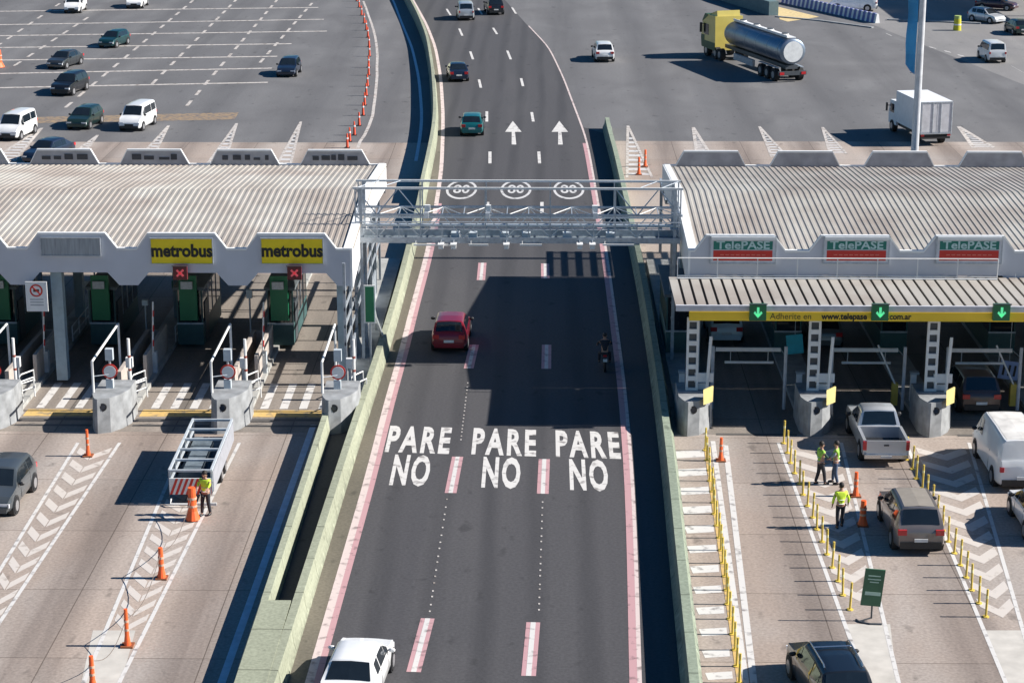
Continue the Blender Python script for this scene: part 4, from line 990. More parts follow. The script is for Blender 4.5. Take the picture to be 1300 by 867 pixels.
# pickup
def pickup(px, py, deg):
    L, W, Ht = 5.3, .92, 1.75
    loc, rz = place(px, py, L, deg); t = thing('pickup_truck', 'silver pickup truck with open dark bed entering the second right lane', 'pickup', loc, rz)
    y0 = -L/2; prof = [(-.75, 1.1), (-.70, 1.12), (-.50, 1.70), (-.2, 1.76), (.45, 1.72), (1.12, 1.14), (2.3, 1.04), (2.55, .80), (2.65, .66)]
    mb = MB(); rings = []
    ys = sorted(set([p[0] for p in prof]+[-.7+k*.15 for k in range(23)]))
    def sec(yy):
        top = interp(prof, yy); be = min(1.06, top-.02); e_ = max(0, (yy-2.1)/.55); wd = W*(1-.12*e_*e_); cab = max(0, min(1, (top-be-.05)/.6)); tw = wd*(.95-.17*cab)
        return [(wd*.9, .38), (wd, .5), (wd, .8), (wd*.985, max(.81, be-.08)), (wd*.955, be), (tw, be+(top-be)*.87), (tw*.86, top), (0, top+.02)]
    for yy in ys:
        s_ = sec(yy); rings.append([(x, yy, z) for x, z in s_]+[(-x, yy, z) for x, z in reversed(s_[:-1])])
    mb.loft(rings); mb.build('body', SIL, t, 40)
    mb = MB()
    for sx in (1, -1): mb.box(min(sx*.80, sx*W), max(sx*.80, sx*W), y0+.06, -.76, .5, 1.12)
    mb.box(-.80, .80, -.86, -.76, .5, 1.12); mb.box(-.80, .80, y0+.06, -.86, .5, .62); bed = mb.build('cargo_bed', SIL, t)
    mb = MB(); mb.box(-.79, .79, y0+.14, -.88, .621, .66); mb.build('bed_liner', M_bplast, bed)
    mb = MB(); mb.box(-.79, .79, y0, y0+.06, .52, 1.12); tg = mb.build('tailgate', SIL, t)
    mb = MB(); mb.box(-.1, .1, y0-.02, y0, .9, .96); mb.build('handle', M_bplast, tg)
    mb = MB(); mb.box(-.5, .1, y0+.5, y0+.85, .661, .78); mb.box(-.7, .2, y0+.15, y0+.3, .661, .8); tag(mb.build('cargo_bag', mat('pale_cargo', (.6, .5, .48), .7)), '', ''); o = bpy.data.objects[-1] if False else None
    for s, nm, ya, yb_ in ((1, 'windshield', .45, 1.12), (-1, 'rear_window', -.71, -.50)):
        mb = MB(); r_ = []
        for k in range(5):
            yy = ya+(yb_-ya)*(.08+.84*k/4); q = sec(yy); nr = Vector((0, s*.6, .8))*.014
            r_.append([Vector((q[6][0]*f*.96, yy, q[6][1]*abs(f)+q[7][1]*(1-abs(f))))+nr for f in (-1, 0, 1)])
        mb.loft(r_, caps=False, closed=False); mb.build(nm, M_glass, t)
    for sx in (1, -1):
        for f0, f1 in ((-.45, .1), (.15, .5), (.55, .9)):
            mb = MB(); r_ = []
            for k in range(4):
                yy = f0+(f1-f0)*k/3; q = sec(yy); r_.append([(sx*(q[4][0]+(q[5][0]-q[4][0])*v+.012), yy, q[4][1]+(q[5][1]-q[4][1])*v) for v in (.12, .92)])
            mb.loft(r_, caps=False, closed=False); mb.build('side_window', M_glass, t)
        for yy in (-1.65, 1.75):
            mb = MB(); mb.cyl((sx*.83, yy, .38), 'x', .38, .24, 20); wh = mb.build('wheel', M_black, t); mb = MB(); mb.cyl((sx*.84, yy, .38), 'x', .23, .24, 12); mb.build('rim', M_rim, wh)
            mb = MB(); mb.cyl((sx*.83, yy, .40), 'x', .46, .19, 20); mb.build('wheel_arch', M_bplast, t)
        mb = MB(); mb.box(min(sx*.79, sx*.935), max(sx*.79, sx*.935), y0-.01, y0+.12, .72, 1.08); mb.build('taillight', M_red, t)
        mb = MB(); mb.box(min(sx*.5, sx*.84), max(sx*.5, sx*.84), 2.5, 2.66, .68, .82); mb.build('headlight', M_clear, t)
        mb = MB(); mb.ell((sx*1.04, .85, 1.12), .13, .07, .1, 8, 5); mb.build('mirror', M_bplast, t)
    mb = MB(); mb.box(-.88, .88, y0-.12, y0+.02, .40, .55); mb.box(-.8, .8, 2.6, 2.72, .38, .56); mb.build('bumper', M_chrome, t)
    mb = MB(); mb.box(-.22, .22, y0-.135, y0-.12, .43, .53); mb.build('license_plate', M_plate, t)
    return t
def pickup_fix():
    for o in list(COL.objects):
        if o.name.startswith('cargo_bag'):
            t = bpy.data.objects['pickup_truck']
            del o['label']; del o['category']; o.parent = t
pickup(1124, 593, 0); pickup_fix()

# box truck
loc, rz = place(1187, 186, 7.2, 10)
t = thing('box_truck', 'white box truck behind the tall banner pole', 'truck', loc, rz)
mb = MB(); mb.box(-1.2, 1.2, -3.6, 1.75, .95, 3.25); bx_ = mb.build('cargo_box', mat('box_white', (.74, .75, .76), .5, var=.05), t)
mb = MB()
for x0, x1 in ((-1.1, -.04), (.04, 1.1)): mb.box(x0, x1, -3.63, -3.6, 1.05, 3.12)
d_ = mb.build('rear_door', mat('door_pale', (.62, .62, .64), .5), bx_)
mb = MB()
for x in (-1.17, -.3, .3, 1.13): mb.box(x-.03, x+.03, -3.66, -3.63, 1.0, 3.2)
mb.box(-1.2, 1.2, -3.65, -3.6, 3.16, 3.26); mb.box(-1.2, 1.2, -3.65, -3.6, .9, 1.0); mb.build('door_bars', M_galv, bx_)
mb = MB(); mb.yz([(1.85, .6), (3.55, .6), (3.6, 1.4), (3.3, 2.35), (1.95, 2.4)], -1.08, 1.08); cb_ = mb.build('cab', mat('box_white', (.74, .75, .76)), t)
mb = MB(); mb.yz([(3.615, 1.45), (3.625, 1.45), (3.34, 2.25), (3.33, 2.25)], -.95, .95); mb.build('windshield', M_glass, cb_)
for sx in (1, -1):
    mb = MB(); mb.box(min(sx*1.08, sx*1.095), max(sx*1.08, sx*1.095), 2.4, 3.2, 1.45, 2.1); mb.build('side_window', M_glass, cb_)
    mb = MB(); mb.tube([(sx*1.08, 3.2, 1.9), (sx*1.35, 3.3, 1.9)], .03, 5); mb.box(sx*1.35-.05, sx*1.35+.05, 3.22, 3.4, 1.5, 2.1); mb.build('mirror', M_bplast, cb_)
    for yy in (-2.2, 2.7):
        mb = MB(); mb.cyl((sx*.95, yy, .45), 'x', .45, .35, 20); wh = mb.build('wheel', M_black, t); mb = MB(); mb.cyl((sx*1.0, yy, .45), 'x', .24, .3, 12); mb.build('rim', M_rim, wh)
    mb = MB(); mb.box(sx*1.0-.12, sx*1.0+.12, -3.62, -3.55, .75, .9); mb.build('taillight', M_red, t)
mb = MB(); mb.box(-.9, .9, -3.5, 3.4, .6, .94); mb.box(-1.1, 1.1, -3.6, -3.5, .55, .7); mb.build('chassis', M_bplast, t)

# tanker truck
loc, rz = place(1006, 105, 18.5, 17)
t = thing('tanker_truck', 'polished silver tanker semi-trailer truck with a yellow cab', 'tanker truck', loc, rz); t.scale = (1.12, 1.12, 1.12)
mb = MB(); n_ = 24; rings = []
for yy, q in ((-8.15, .80), (-8.05, .97), (-7.9, 1), (3.2, 1), (3.35, .96), (3.45, .8)):
    rings.append([(1.12*q*math.cos(2*PI*k/n_), yy, 2.35+1.0*q*math.sin(2*PI*k/n_)) for k in range(n_)])
mb.loft(rings); tk = mb.build('tank', mat('polished_steel', (.24, .29, .36), .38, metal=.8, var=.1), t, 40)
mb = MB(); mb.cyl((0, -8.17, 2.35), 'y', .8, .06, 24); mb.build('end_cap', mat('pale_end', (.72, .73, .72), .4), tk)
mb = MB()
for yy in (-7.6, -5.4, -3.2, -1.0, 1.2, 3.0):
    r0 = [(1.14*math.cos(2*PI*k/n_), yy-.04, 2.35+1.02*math.sin(2*PI*k/n_)) for k in range(n_)]; r1 = [(x, yy+.04, z) for x, _, z in r0]; mb.loft([r0, r1], caps=False)
mb.build('band', M_galv, tk)
mb = MB(); mb.box(-.35, .35, -7.8, 3.1, 3.36, 3.42); mb.box(-.4, -.36, -7.8, 3.1, 3.4, 3.56)
for yy in (-6.5, -3.6, -.8, 2.0): mb.cyl((0, yy, 3.46), 'z', .3, .14, 16)
mb.build('walkway', M_signw, tk)
for yy in (-6.5, -3.6, -.8, 2.0): mb = MB(); mb.cyl((0, yy, 3.56), 'z', .24, .08, 16); mb.build('hatch', M_dsteel, tk)
mb = MB(); mb.box(-.5, .5, -8.0, 4.5, 1.0, 1.3); mb.box(-1.15, 1.15, -8.25, -8.05, .55, .85); mb.box(-1.1, -1.0, -7.6, -3.2, .5, .55); mb.build('chassis', M_dsteel, t)
for sx in (1, -1): mb = MB(); mb.box(sx*.9-.18, sx*.9+.18, -8.29, -8.25, .6, .8); mb.build('taillight', M_red, t)
mb = MB(); mb.yz([(4.9, .7), (7.95, .7), (8.1, 1.5), (7.85, 2.9), (7.3, 3.5), (5.0, 3.5)], -1.22, 1.22); cb_ = mb.build('cab', paint('yellow', (.60, .49, .12), 0), t)
mb = MB(); mb.yz([(7.35, .75), (7.97, .75), (8.125, 1.5), (8.06, 1.72), (7.35, 1.72)], -1.235, 1.235); mb.yz([(7.9, 2.8), (7.87, 2.93), (7.32, 3.52), (6.6, 3.53), (6.6, 3.4)], -1.235, 1.235); mb.build('front_panel', mat('dark_green_panel', (.03, .09, .04), .5), cb_)
mb = MB(); mb.yz([(5.1, 3.5), (6.9, 3.5), (5.2, 3.95)], -1.0, 1.0); mb.build('wind_deflector', paint('yellow', (.66, .50, .06), 0), cb_)
mb = MB(); mb.yz([(8.115, 1.75), (8.125, 1.75), (7.90, 2.75), (7.89, 2.75)], -1.08, 1.08); mb.build('windshield', M_glass, cb_)
for sx in (1, -1):
    mb = MB(); mb.box(min(sx*1.22, sx*1.235), max(sx*1.22, sx*1.235), 6.4, 7.5, 1.8, 2.7); mb.build('side_window', M_glass, cb_)
    mb = MB(); mb.box(min(sx*1.22, sx*1.24), max(sx*1.22, sx*1.24), 4.95, 7.9, .7, 1.3); mb.build('lower_panel', mat('dark_green_panel', (.03, .09, .04), .5), cb_)
    mb = MB(); mb.box(sx*1.4-.08, sx*1.4+.08, 7.7, 7.85, 1.9, 2.7); mb.tube([(sx*1.2, 7.6, 2.6), (sx*1.4, 7.75, 2.6)], .03, 5); mb.build('mirror', M_bplast, cb_)
    for yy in (-7.2, -5.9, -4.6, 4.0, 5.0, 7.0) if True else ():
        mb = MB(); mb.cyl((sx*1.0, yy, .5), 'x', .5, .4, 20); wh = mb.build('wheel', M_black, t); mb = MB(); mb.cyl((sx*1.06, yy, .5), 'x', .26, .32, 12); mb.build('rim', M_rim, wh)
    mb = MB(); mb.box(sx*1.0-.12, sx*1.0+.12, -7.7, -4.1, 1.05, 1.12); mb.box(sx*.98-.1, sx*.98+.12, -2.8, 1.2, .5, 1.0); mb.build('side_guard', M_galv, t)

# striped trailer on the left island
c0 = G(248, 632); loc = G(238, 641)+Vector((.1, 3.1, 0))
t = thing('cage_trailer', 'open cage trailer with red and white striped tail on the left plaza', 'trailer', loc, R(1)); t.scale = (.84, 1.02, .92)
mb = MB(); mb.box(-.95, .95, -2.95, 3.1, .45, .58); mb.build('deck', M_dsteel, t)
mb = MB()
for x in (-.95, .95):
    mb.box(x-.05, x+.05, -3, 3.1, 1.45, 1.55)
    for k in range(6): mb.box(x-.04, x+.04, -3+k*1.2, -2.92+k*1.2, .58, 1.45)
    mb.box(x-.04, x+.04, -3, 3.1, .95, 1.02)
for k in range(6): mb.box(-.95, .95, -3+k*1.2-.04, -3+k*1.2+.06, 1.455, 1.545)
mb.build('cage', mat('dull_blue_grey_steel', (.46, .50, .53), .5), t)
mb = MB(); mb.box(-1.02, -.99, -2.9, 3.0, .35, 1.42); mb.build('side_panel', M_dsteel, t)
mb = MB(); mb.box(-.88, .88, -2.9, 3.0, .58, .72); mb.box(-.5, .3, -2, 1.5, .72, 1.2); mb.build('folded_cushion', mat('grey_tarp', (.12, .15, .17), .7, var=.3), t)
mb = MB(); mb.box(.99, 1.02, -2.9, 3.0, .55, 1.42); mb.build('side_panel', mat('pale_panel', (.33, .34, .37), .5), t)
mb = MB(); mb.box(-.95, .95, -3.1, -3.05, .5, 1.2); sp_ = mb.build('tail_board', M_signw, t)
mb = MB()
for k in range(9):
    x = -.95+k*.24; mb.add([(x, -3.11, .5), (min(x+.12, .95), -3.11, .5), (min(x+.42, .95), -3.11, 1.2), (min(x+.30, .95), -3.11, 1.2)], [(0, 1, 2, 3)])
FLAT.add('stripes'); mb.build('stripes', M_signr, sp_)
for sx in (1, -1):
    for yy in (-.5, .5): mb = MB(); mb.cyl((sx*.9, yy, .32), 'x', .32, .2, 18); wh = mb.build('wheel', M_black, t); mb = MB(); mb.cyl((sx*.92, yy, .32), 'x', .17, .2, 10); mb.build('rim', M_rim, wh)
a0 = G(203, 648); mb = MB(); mb.box(-.0, 1.2, -3.35, -3.28, .1, .22); mb.tube([(-.9, -3.1, .3), (-.9, -3.3, .16), (.2, -3.32, .16)], .04, 6); mb.build('tow_bar', M_steelw, t)

# ------------------------------------------------------------ people
import bmesh
def skin(chains, name, m, parent, lev=1):
    bm = bmesh.new(); lay = bm.verts.layers.skin.verify(); first = True
    for ch in chains:
        prev = None
        for p, r_ in ch:
            v = None
            for u in bm.verts:
                if (u.co-Vector(p)).length < 1e-4: v = u
            if v is None:
                v = bm.verts.new(p); v[lay].radius = (r_, r_) if not hasattr(r_, '__len__') else r_
                if first: v[lay].use_root = True; first = False
            if prev is not None and prev is not v and not bm.edges.get((prev, v)): bm.edges.new((prev, v))
            prev = v
    # a root for each separate island
    bm.verts.ensure_lookup_table(); seen = set()
    for v in bm.verts:
        if v.index in seen: continue
        st_ = [v]; comp = []
        bm.verts.index_update()
        while st_:
            q = st_.pop()
            if q.index in seen: continue
            seen.add(q.index); comp.append(q); st_ += [e_.other_vert(q) for e_ in q.link_edges]
        if not any(q[lay].use_root for q in comp): comp[0][lay].use_root = True
    me = bpy.data.meshes.new(name); bm.to_mesh(me); bm.free()
    o = bpy.data.objects.new(name+'_tmp', me); COL.objects.link(o)
    s_ = o.modifiers.new('s', 'SKIN'); s_.use_smooth_shade = True; sb = o.modifiers.new('b', 'SUBSURF'); sb.levels = lev; sb.render_levels = lev
    dg = bpy.context.evaluated_depsgraph_get(); ev = o.evaluated_get(dg); m2 = bpy.data.meshes.new_from_object(ev); m2.name = name
    bpy.data.objects.remove(o)
    m2.materials.clear(); m2.materials.append(m)
    r_ = bpy.data.objects.new(name, m2); COL.objects.link(r_)
    for p in m2.polygons: p.use_smooth = True
    if parent: r_.parent = parent
    return r_
SKINM = mat('skin_tone', (.42, .24, .17), .6); HAIR = mat('dark_hair', (.02, .015, .012), .7)
def person(label, loc, rz, vest, legm, shirt, step=.12, armL=(.28, .02, .95), armR=(-.28, .02, .95), hat=None, seated=False, bands=True):
    t = thing('person', label, 'person', loc, rz)
    if not seated:
        hz, hips = .93, (0, 0, .93); kneeL, kneeR = (.11, step*.5+.03, .50), (-.11, -step*.5+.05, .50); ankL, ankR = (.12, step, .09), (-.12, -step, .09)
    else:
        hz, hips = .86, (0, 0, .86); kneeL, kneeR = (.24, .38, .72), (-.24, .38, .72); ankL, ankR = (.25, .25, .33), (-.25, .25, .33)
    lean = .0 if not seated else .18
    ch_ = (0, lean, hz+.38); nk = (0, lean*1.1, hz+.56); hd = (0, lean*1.15+.02, hz+.68)
    shL, shR = (.19, lean, hz+.47), (-.19, lean, hz+.47)
    mid = lambda a, b, ox: tuple((a[i]+b[i])/2+ox[i] for i in range(3))
    elL, elR = mid(shL, armL, (.05, -.05, 0)), mid(shR, armR, (-.05, -.05, 0))
    ch = [[(hips, .13), ((0, lean*.4, hz+.18), .125), (ch_, .145), (nk, .055), ((0, hd[1]-.01, hd[2]-.03), .075), ((hd[0], hd[1], hd[2]+.04), .095), ((0, hd[1]-.01, hd[2]+.12), .07)],
          [(ch_, .14), (shL, .07), (elL, .047), (armL, .034)], [(ch_, .14), (shR, .07), (elR, .047), (armR, .034)],
          [(hips, .13), ((.1, 0, hz-.08), .09), (kneeL, .062), (ankL, .042), ((ankL[0], ankL[1]+.16, .05 if not seated else ankL[2]-.05), .035)],
          [(hips, .13), ((-.1, 0, hz-.08), .09), (kneeR, .062), (ankR, .042), ((ankR[0], ankR[1]+.16, .05 if not seated else ankR[2]-.05), .035)]]
    for s_, ar, el in ((1, armL, elL), (-1, armR, elR)):
        d = (Vector(ar)-Vector(el)).normalized(); sd_ = d.cross(Vector((1, 0, 0))).normalized(); cu = d.cross(sd_).normalized()*s_; A_ = Vector(ar)
        ch.append([(ar, .034), (tuple(A_+d*.06), (.038, .022)), (tuple(A_+d*.09), (.034, .02))])
        for k, ln in enumerate((.06, .075, .07, .055)):
            o_ = sd_*(-.03+.02*k); b0 = A_+d*.075+o_*.7
            ch.append([(tuple(b0), .009), (tuple(b0+d*ln*.5+o_*.2), .009), (tuple(b0+d*ln-cu*.02+o_*.2), .007)])
        b0 = A_+d*.03+sd_*(-.03); ch.append([(tuple(b0), .011), (tuple(b0+d*.03-sd_*.03), .01), (tuple(b0+d*.06-sd_*.035), .008)])
    skin(ch, 'body', SKINM, t)
    skin([[((0, 0, hz-.02), .145), ((0, lean*.4, hz+.18), .145), (ch_, .162), ((0, lean, hz+.50), .10)], [(ch_, .16), (shL, .088), (tuple(Vector(shL).lerp(Vector(elL), .45)), .07)], [(ch_, .16), (shR, .088), (tuple(Vector(shR).lerp(Vector(elR), .45)), .07)]], 'vest', vest, t)
    skin([[(tuple(Vector(shL).lerp(Vector(elL), .2)), .064), (elL, .056), (tuple(Vector(elL).lerp(Vector(armL), .85)), .043)]], 'sleeve', shirt, t)
    skin([[(tuple(Vector(shR).lerp(Vector(elR), .2)), .064), (elR, .056), (tuple(Vector(elR).lerp(Vector(armR), .85)), .043)]], 'sleeve', shirt, t)
    skin([[((0, 0, hz+.03), .14), ((.1, 0, hz-.08), .102), (kneeL, .078), (ankL, .062)], [((0, 0, hz+.03), .14), ((-.1, 0, hz-.08), .102), (kneeR, .078), (ankR, .062)]], 'trousers', legm, t)
    for a_ in (ankL, ankR):
        z_ = 0 if not seated else a_[2]-.09
        mb = MB(); mb.ell((a_[0], a_[1]+.06, z_+.055), .052, .14, .055, 12, 6); mb.build('boot', M_bplast, t, 80)
    mb = MB(); mb.ell((0, hd[1]-.02, hd[2]+.085), .098, .108, .115, 14, 8)
    mb.v = [(x, y, max(z, hd[2]+(.06 if y > hd[1]+.02 else -.02))) for x, y, z in mb.v]; mb.build('cap' if hat else 'hair', hat or HAIR, t, 80)
    mb = MB(); mb.ell((0, hd[1]+.098, hd[2]+.0), .014, .022, .025, 8, 5)
    mb.ell((.095, hd[1], hd[2]), .012, .022, .032, 8, 5); mb.ell((-.095, hd[1], hd[2]), .012, .022, .032, 8, 5); mb.build('nose_and_ears', SKINM, t, 80)
    mb = MB(); mb.ell((.034, hd[1]+.088, hd[2]+.035), .012, .01, .009, 8, 5); mb.ell((-.034, hd[1]+.088, hd[2]+.035), .012, .01, .009, 8, 5); mb.box(-.026, .026, hd[1]+.086, hd[1]+.096, hd[2]-.052, hd[2]-.044); mb.build('eyes_and_mouth', HAIR, t)
    if not bands: return t
    mb = MB()
    for zz in (hz+.06, hz+.22): mb.ell((0, lean*.5, zz), .168, .158, .022, 16, 4)
    mb.build('reflective_band', M_refl, t, 80)
    return t
HV = mat('hi_vis_yellow', (.62, .85, .05), .7, var=.1, scale=8); HVG = mat('hi_vis_green', (.28, .52, .06), .7, var=.2, scale=8); DKJ = mat('dark_jacket', (.03, .035, .045), .7); DN = mat('dark_trousers', (.02, .022, .03), .8); JN = mat('blue_jeans', (.05, .08, .14), .8)
DGS = mat('dark_green_cloth', (.02, .06, .04), .8); BLS = mat('grey_blue_cloth', (.25, .3, .36), .8)
person('person in bright yellow vest standing behind the striped trailer', G(262, 654), R(160), HV, DN, HV, .1, (.20, .22, 1.15), (-.2, .22, 1.15))
person('person in green vest and dark trousers, left of the pair on the right plaza', G(1041, 615), R(-70), HVG, DN, DGS, .15, (.18, .28, 1.1), (-.25, .1, .9))
person('person in green vest and blue jeans, right of the pair on the right plaza', G(1060, 614), R(80), HVG, JN, BLS, .1, (.22, .2, 1.05), (-.2, .25, 1.12))
person('person in bright yellow jacket standing alone among the yellow posts', G(1066, 670), R(10), HV, DN, HV, .1, (.3, .05, .92), (-.3, .05, .92))
# motorcycle and rider in the shade
mloc = G(768, 474)
t = thing('motorcycle', 'dark motorcycle in the shadow near the right edge line', 'motorcycle', mloc+Vector((0, .9, 0)), 0)
for yy in (-.65, .7):
    mb = MB(); n_ = 22
    mb.loft([[(.05*math.cos(2*PI*j/8), yy+(.27+.05*math.sin(2*PI*j/8))*math.cos(2*PI*k/n_), .32+(.27+.05*math.sin(2*PI*j/8))*math.sin(2*PI*k/n_)) for j in range(8)] for k in range(n_+1)], caps=False)
    wh = mb.build('wheel', M_black, t, 60); mb = MB(); mb.cyl((0, yy, .32), 'x', .2, .03, 16); mb.build('rim', M_rim, wh)
mb = MB(); mb.tube([(0, .7, .32), (0, .45, .95)], .035, 8); mb.tube([(0, .45, .85), (0, -.1, .5), (0, -.65, .32)], .05, 8); mb.box(-.13, .13, -.2, .25, .35, .65); mb.build('frame', M_dsteel, t)
mb = MB(); mb.ell((0, .2, .85), .14, .26, .12, 12, 6); mb.build('fuel_tank', DTEAL, t, 60)
mb = MB(); mb.box(-.13, .13, -.65, .0, .76, .84); mb.build('seat', M_bplast, t)
mb = MB(); mb.tube([(-.36, .35, 1.02), (0, .45, .98), (.36, .35, 1.02)], .018, 6); mb.build('handlebar', M_dsteel, t)
mb = MB(); mb.box(-.1, .1, -.9, -.86, .55, .68); mb.build('license_plate', M_plate, t); mb = MB(); mb.box(-.08, .08, -.72, -.66, .74, .82); mb.build('taillight', M_red, t)
person('person in dark clothes and helmet riding the motorcycle', mloc+Vector((0, .65, 0)), 0, DN, DN, DN, 0, (.33, .55, 1.05), (-.33, .55, 1.05), hat=M_bplast, seated=True, bands=False)

# ------------------------------------------------------------ posts, cones, signs
def post_proto(h=1.0, r_=.04):
    t = thing('delineator_post', '', 'post', (0, 0, 0)); mb = MB(); mb.tube([(0, 0, .04), (0, 0, h)], r_, 10); p_ = mb.build('tube', M_ywp, t)
    mb = MB(); mb.cyl((0, 0, h*.72), 'z', r_+.006, .10, 10); mb.build('band', mat('pale_yellow_band', (.75, .68, .35), .4), p_)
    mb = MB(); mb.cyl((0, 0, .02), 'z', .11, .04, 12); mb.build('base', M_ywp, t)
    return t
pp = post_proto(); used = False
def post_at(p, lab, grp):
    global used
    o = pp if not used else dup(pp); used = True
    o.location = p; o['label'] = lab; o['group'] = grp; o.rotation_euler = (R(random.uniform(-1.5, 1.5)), R(random.uniform(-1.5, 1.5)), 0)
a = G(1154, 592); 
def row(p0, p1, n, lab, grp, bow=0):
    for k in range(n):
        t_ = k/(n-1); p = p0.lerp(p1, t_); p.x += bow*math.sin(PI*t_)+random.uniform(-.03, .03); post_at(p, lab, grp)
yk = MB(); dash(yk, (896, 568), (941, 880), .16, .014); yk.build('yellow_line', M_yel, kind='structure')
row(G(896, 572), G(939, 867), 19, 'yellow post in the close row beside the white-blocked strip', 'posts beside the barrier strip')
row(G(994, 563), G(1078, 774), 15, 'yellow post in the middle row, left of the green stand sign', 'posts of the green sign island')
row(G(1152, 584), G(1251, 783), 15, 'yellow post in the right row, beside the taupe car', 'posts of the right chevron island')
for px, py in ((917, 585), (916, 572)):
    pass
# orange delineators
def cone(label, p, grp=None, h=1.15, fat=.055, proto=[None]):
    t = thing('traffic_cone', label, 'traffic cone', p, 0, grp)
    mb = MB(); mb.tube([(0, 0, .05), (0, 0, h*.3), (0, 0, h)], [fat*2.0, fat*1.25, fat], 12); c_ = mb.build('cone_body', M_orange, t)
    for z in (.45, .68): mb = MB(); mb.cyl((0, 0, h*z), 'z', fat*1.32, .08, 12, fat*1.28); mb.build('reflective_band', mat('dirty_reflective_band', (.55, .35, .25), .5), c_)
    mb = MB(); mb.box(-.2, .2, -.2, .2, 0, .06); mb.build('base', mat('dark_orange_base', (.25, .08, .03), .8), t)
    return t
cone('orange delineator cone beside the upper end of the left chevrons', G(112, 579), 'orange cones of the left plaza', 1.15)
cone('thick orange cone behind the striped trailer', G(245, 660), None, 1.3, .14)
cone('orange cone on the island just below the trailer', G(205.5, 734), 'orange cones of the left plaza', 1.15, .08)
cone('tall slim orange delineator lower on the left island', G(162, 820), 'orange cones of the left plaza', 1.3, .06)
cone('orange cone cut by the bottom picture edge', G(118, 874), 'orange cones of the left plaza', 1.1, .07)
cone('red-orange delineator beside the pair of people', G(1086, 630), None, 1.0, .07)
cone('orange and white drum-like cone left of the taupe car', G(1095, 667), None, 1.0, .10)
cone('slim orange post at the yellow row by the first right nose block', G(915, 585), None, 1.0, .06)
# chain lying between cones
mb = MB()
def sag(a, b, n=10, dx=-.6): return [Vector((a.x+(b.x-a.x)*k/n+dx*math.sin(PI*k/n), a.y+(b.y-a.y)*k/n, .9-(.55*math.sin(PI*k/n)) if False else .95-.5*math.sin(PI*k/n))) for k in range(n+1)]
for a_, b_ in (((245, 660), (205.5, 734)), ((205.5, 734), (162, 820)), ((162, 820), (118, 874))): mb.tube(sag(G(*a_), G(*b_), dx=0), .012, 5)
tag(mb.build('plastic_chain', mat('dark_chain', (.15, .12, .1), .6)), 'thin dark chain sagging between the orange cones of the left plaza', 'chain')
# orange row on the far left plaza
pts = [(453,2),(456,10),(459,20),(462.5,30),(465,39),(467,48),(468.5,60),(469,72),(468,86),(468,96),(466.5,110),(465,122),(463,134),(461,147),(456,160),(450,172),(444,180),(441,188)]
op = None; P = [G(*p) for p in pts]; dense = []
for i in range(len(P)-1):
    dense.append(P[i])
for p in dense+[P[-1]]:
    if op is None:
        op = thing('delineator_post', 'orange post in the curved row on the far left plaza', 'post', p, 0, 'curved row of orange posts'); mb = MB(); mb.tube([(0, 0, .04), (0, 0, 1.05)], [.11, .05], 10); c_ = mb.build('tube', mat('red_orange', (.75, .09, .035), .6), op)
        mb = MB(); mb.cyl((0, 0, .7), 'z', .092, .12, 10); mb.build('band', M_refl, c_); mb = MB(); mb.box(-.18, .18, -.18, .18, 0, .05); mb.build('base', M_bplast, op)
    else: dup(op, p)
ln = MB(); q = [Vector((p.x+.75, p.y, .006)) for p in P]; ln.ribbon([p-Vector((.12, 0, 0)) for p in q], [p+Vector((.12, 0, 0)) for p in q]); ln.build('curved_line', M_white2, kind='structure')
cone('large orange-red drum at the far left picture edge', G(-2, 86), None, 1.6, .3)
for px, py, k in ((811, 222, 'nearer'), (819, 212, 'farther')): cone('red delineator behind the gantry right leg, %s of two' % k, G(px, py), None, 1.2, .07)
# green sign on stand
p = G(1106, 788); t = thing('stand_sign', 'green notice board on a curved stand on the right island', 'sign', p)
mb = MB(); mb.box(-.33, .33, -.03, .03, .55, 1.85, rot=Matrix.Rotation(R(5), 3, 'Y')); b_ = mb.build('board', mat('notice_green', (.035, .12, .06), .5), t)
mb = MB()
for z, w2 in ((1.6, .2), (1.48, .22), (1.38, .15)): mb.box(-w2+.03, w2+.03, -.036, -.031, z, z+.035, rot=Matrix.Rotation(R(5), 3, 'Y'))
mb.build('text_rows', mat('pale_green_ink', (.4, .55, .45), .5), b_)
mb = MB(); mb.box(-.26, .26, -.036, -.031, .93, 1.05, rot=Matrix.Rotation(R(5), 3, 'Y')); mb.build('pale_stripe', mat('pale_green_ink', (.4, .55, .45), .5), b_)
mb = MB(); mb.tube([(0, 0, .1), (0, 0, .6)], .03, 6); mb.tube([(-.5, .05, .03), (-.4, -.15, .03), (-.1, -.3, .03), (.3, -.32, .03)], .035, 6); mb.tube([(-.4, -.1, .04), (0, 0, .12)], .025, 6); mb.build('stand', M_dsteel, t)
# tall pole with blue banner
p = G(1153.5, 330); t = thing('banner_pole', 'tall grey mast carrying a long blue banner', 'pole', p)
mb = MB(); mb.tube([(0, 0, 0), (0, 0, 20)], [.24, .16], 16); mb.build('mast', mat('mast_grey', (.52, .53, .55), .45), t, 60)
b0 = HY(1161, 95, p.y); tb = thing('blue_banner', 'long narrow blue banner hanging on the tall mast', 'banner', p)
mb = MB(); n_ = 16
for s_ in (0,):
    A_ = []; B_ = []
    for k in range(n_+1):
        z = b0.z+(19.5-b0.z)*k/n_; A_.append((-.24, -.02+.05*math.sin(k*.9), z)); B_.append((-.80+(.3 if k == 0 else .04*math.sin(k*1.3)), -.05+.08*math.sin(k*1.1), z+(.2 if k == 0 else 0)))
    mb.loft([[a_, b_, (b_[0], b_[1]+.02, b_[2]), (a_[0], a_[1]+.02, a_[2])] for a_, b_ in zip(A_, B_)])
bm_ = mat('banner_blue', (.03, .25, .50), .6, var=.45, scale=.6, stretch=(1, 1, .5)); mb.build('cloth', bm_, tb)
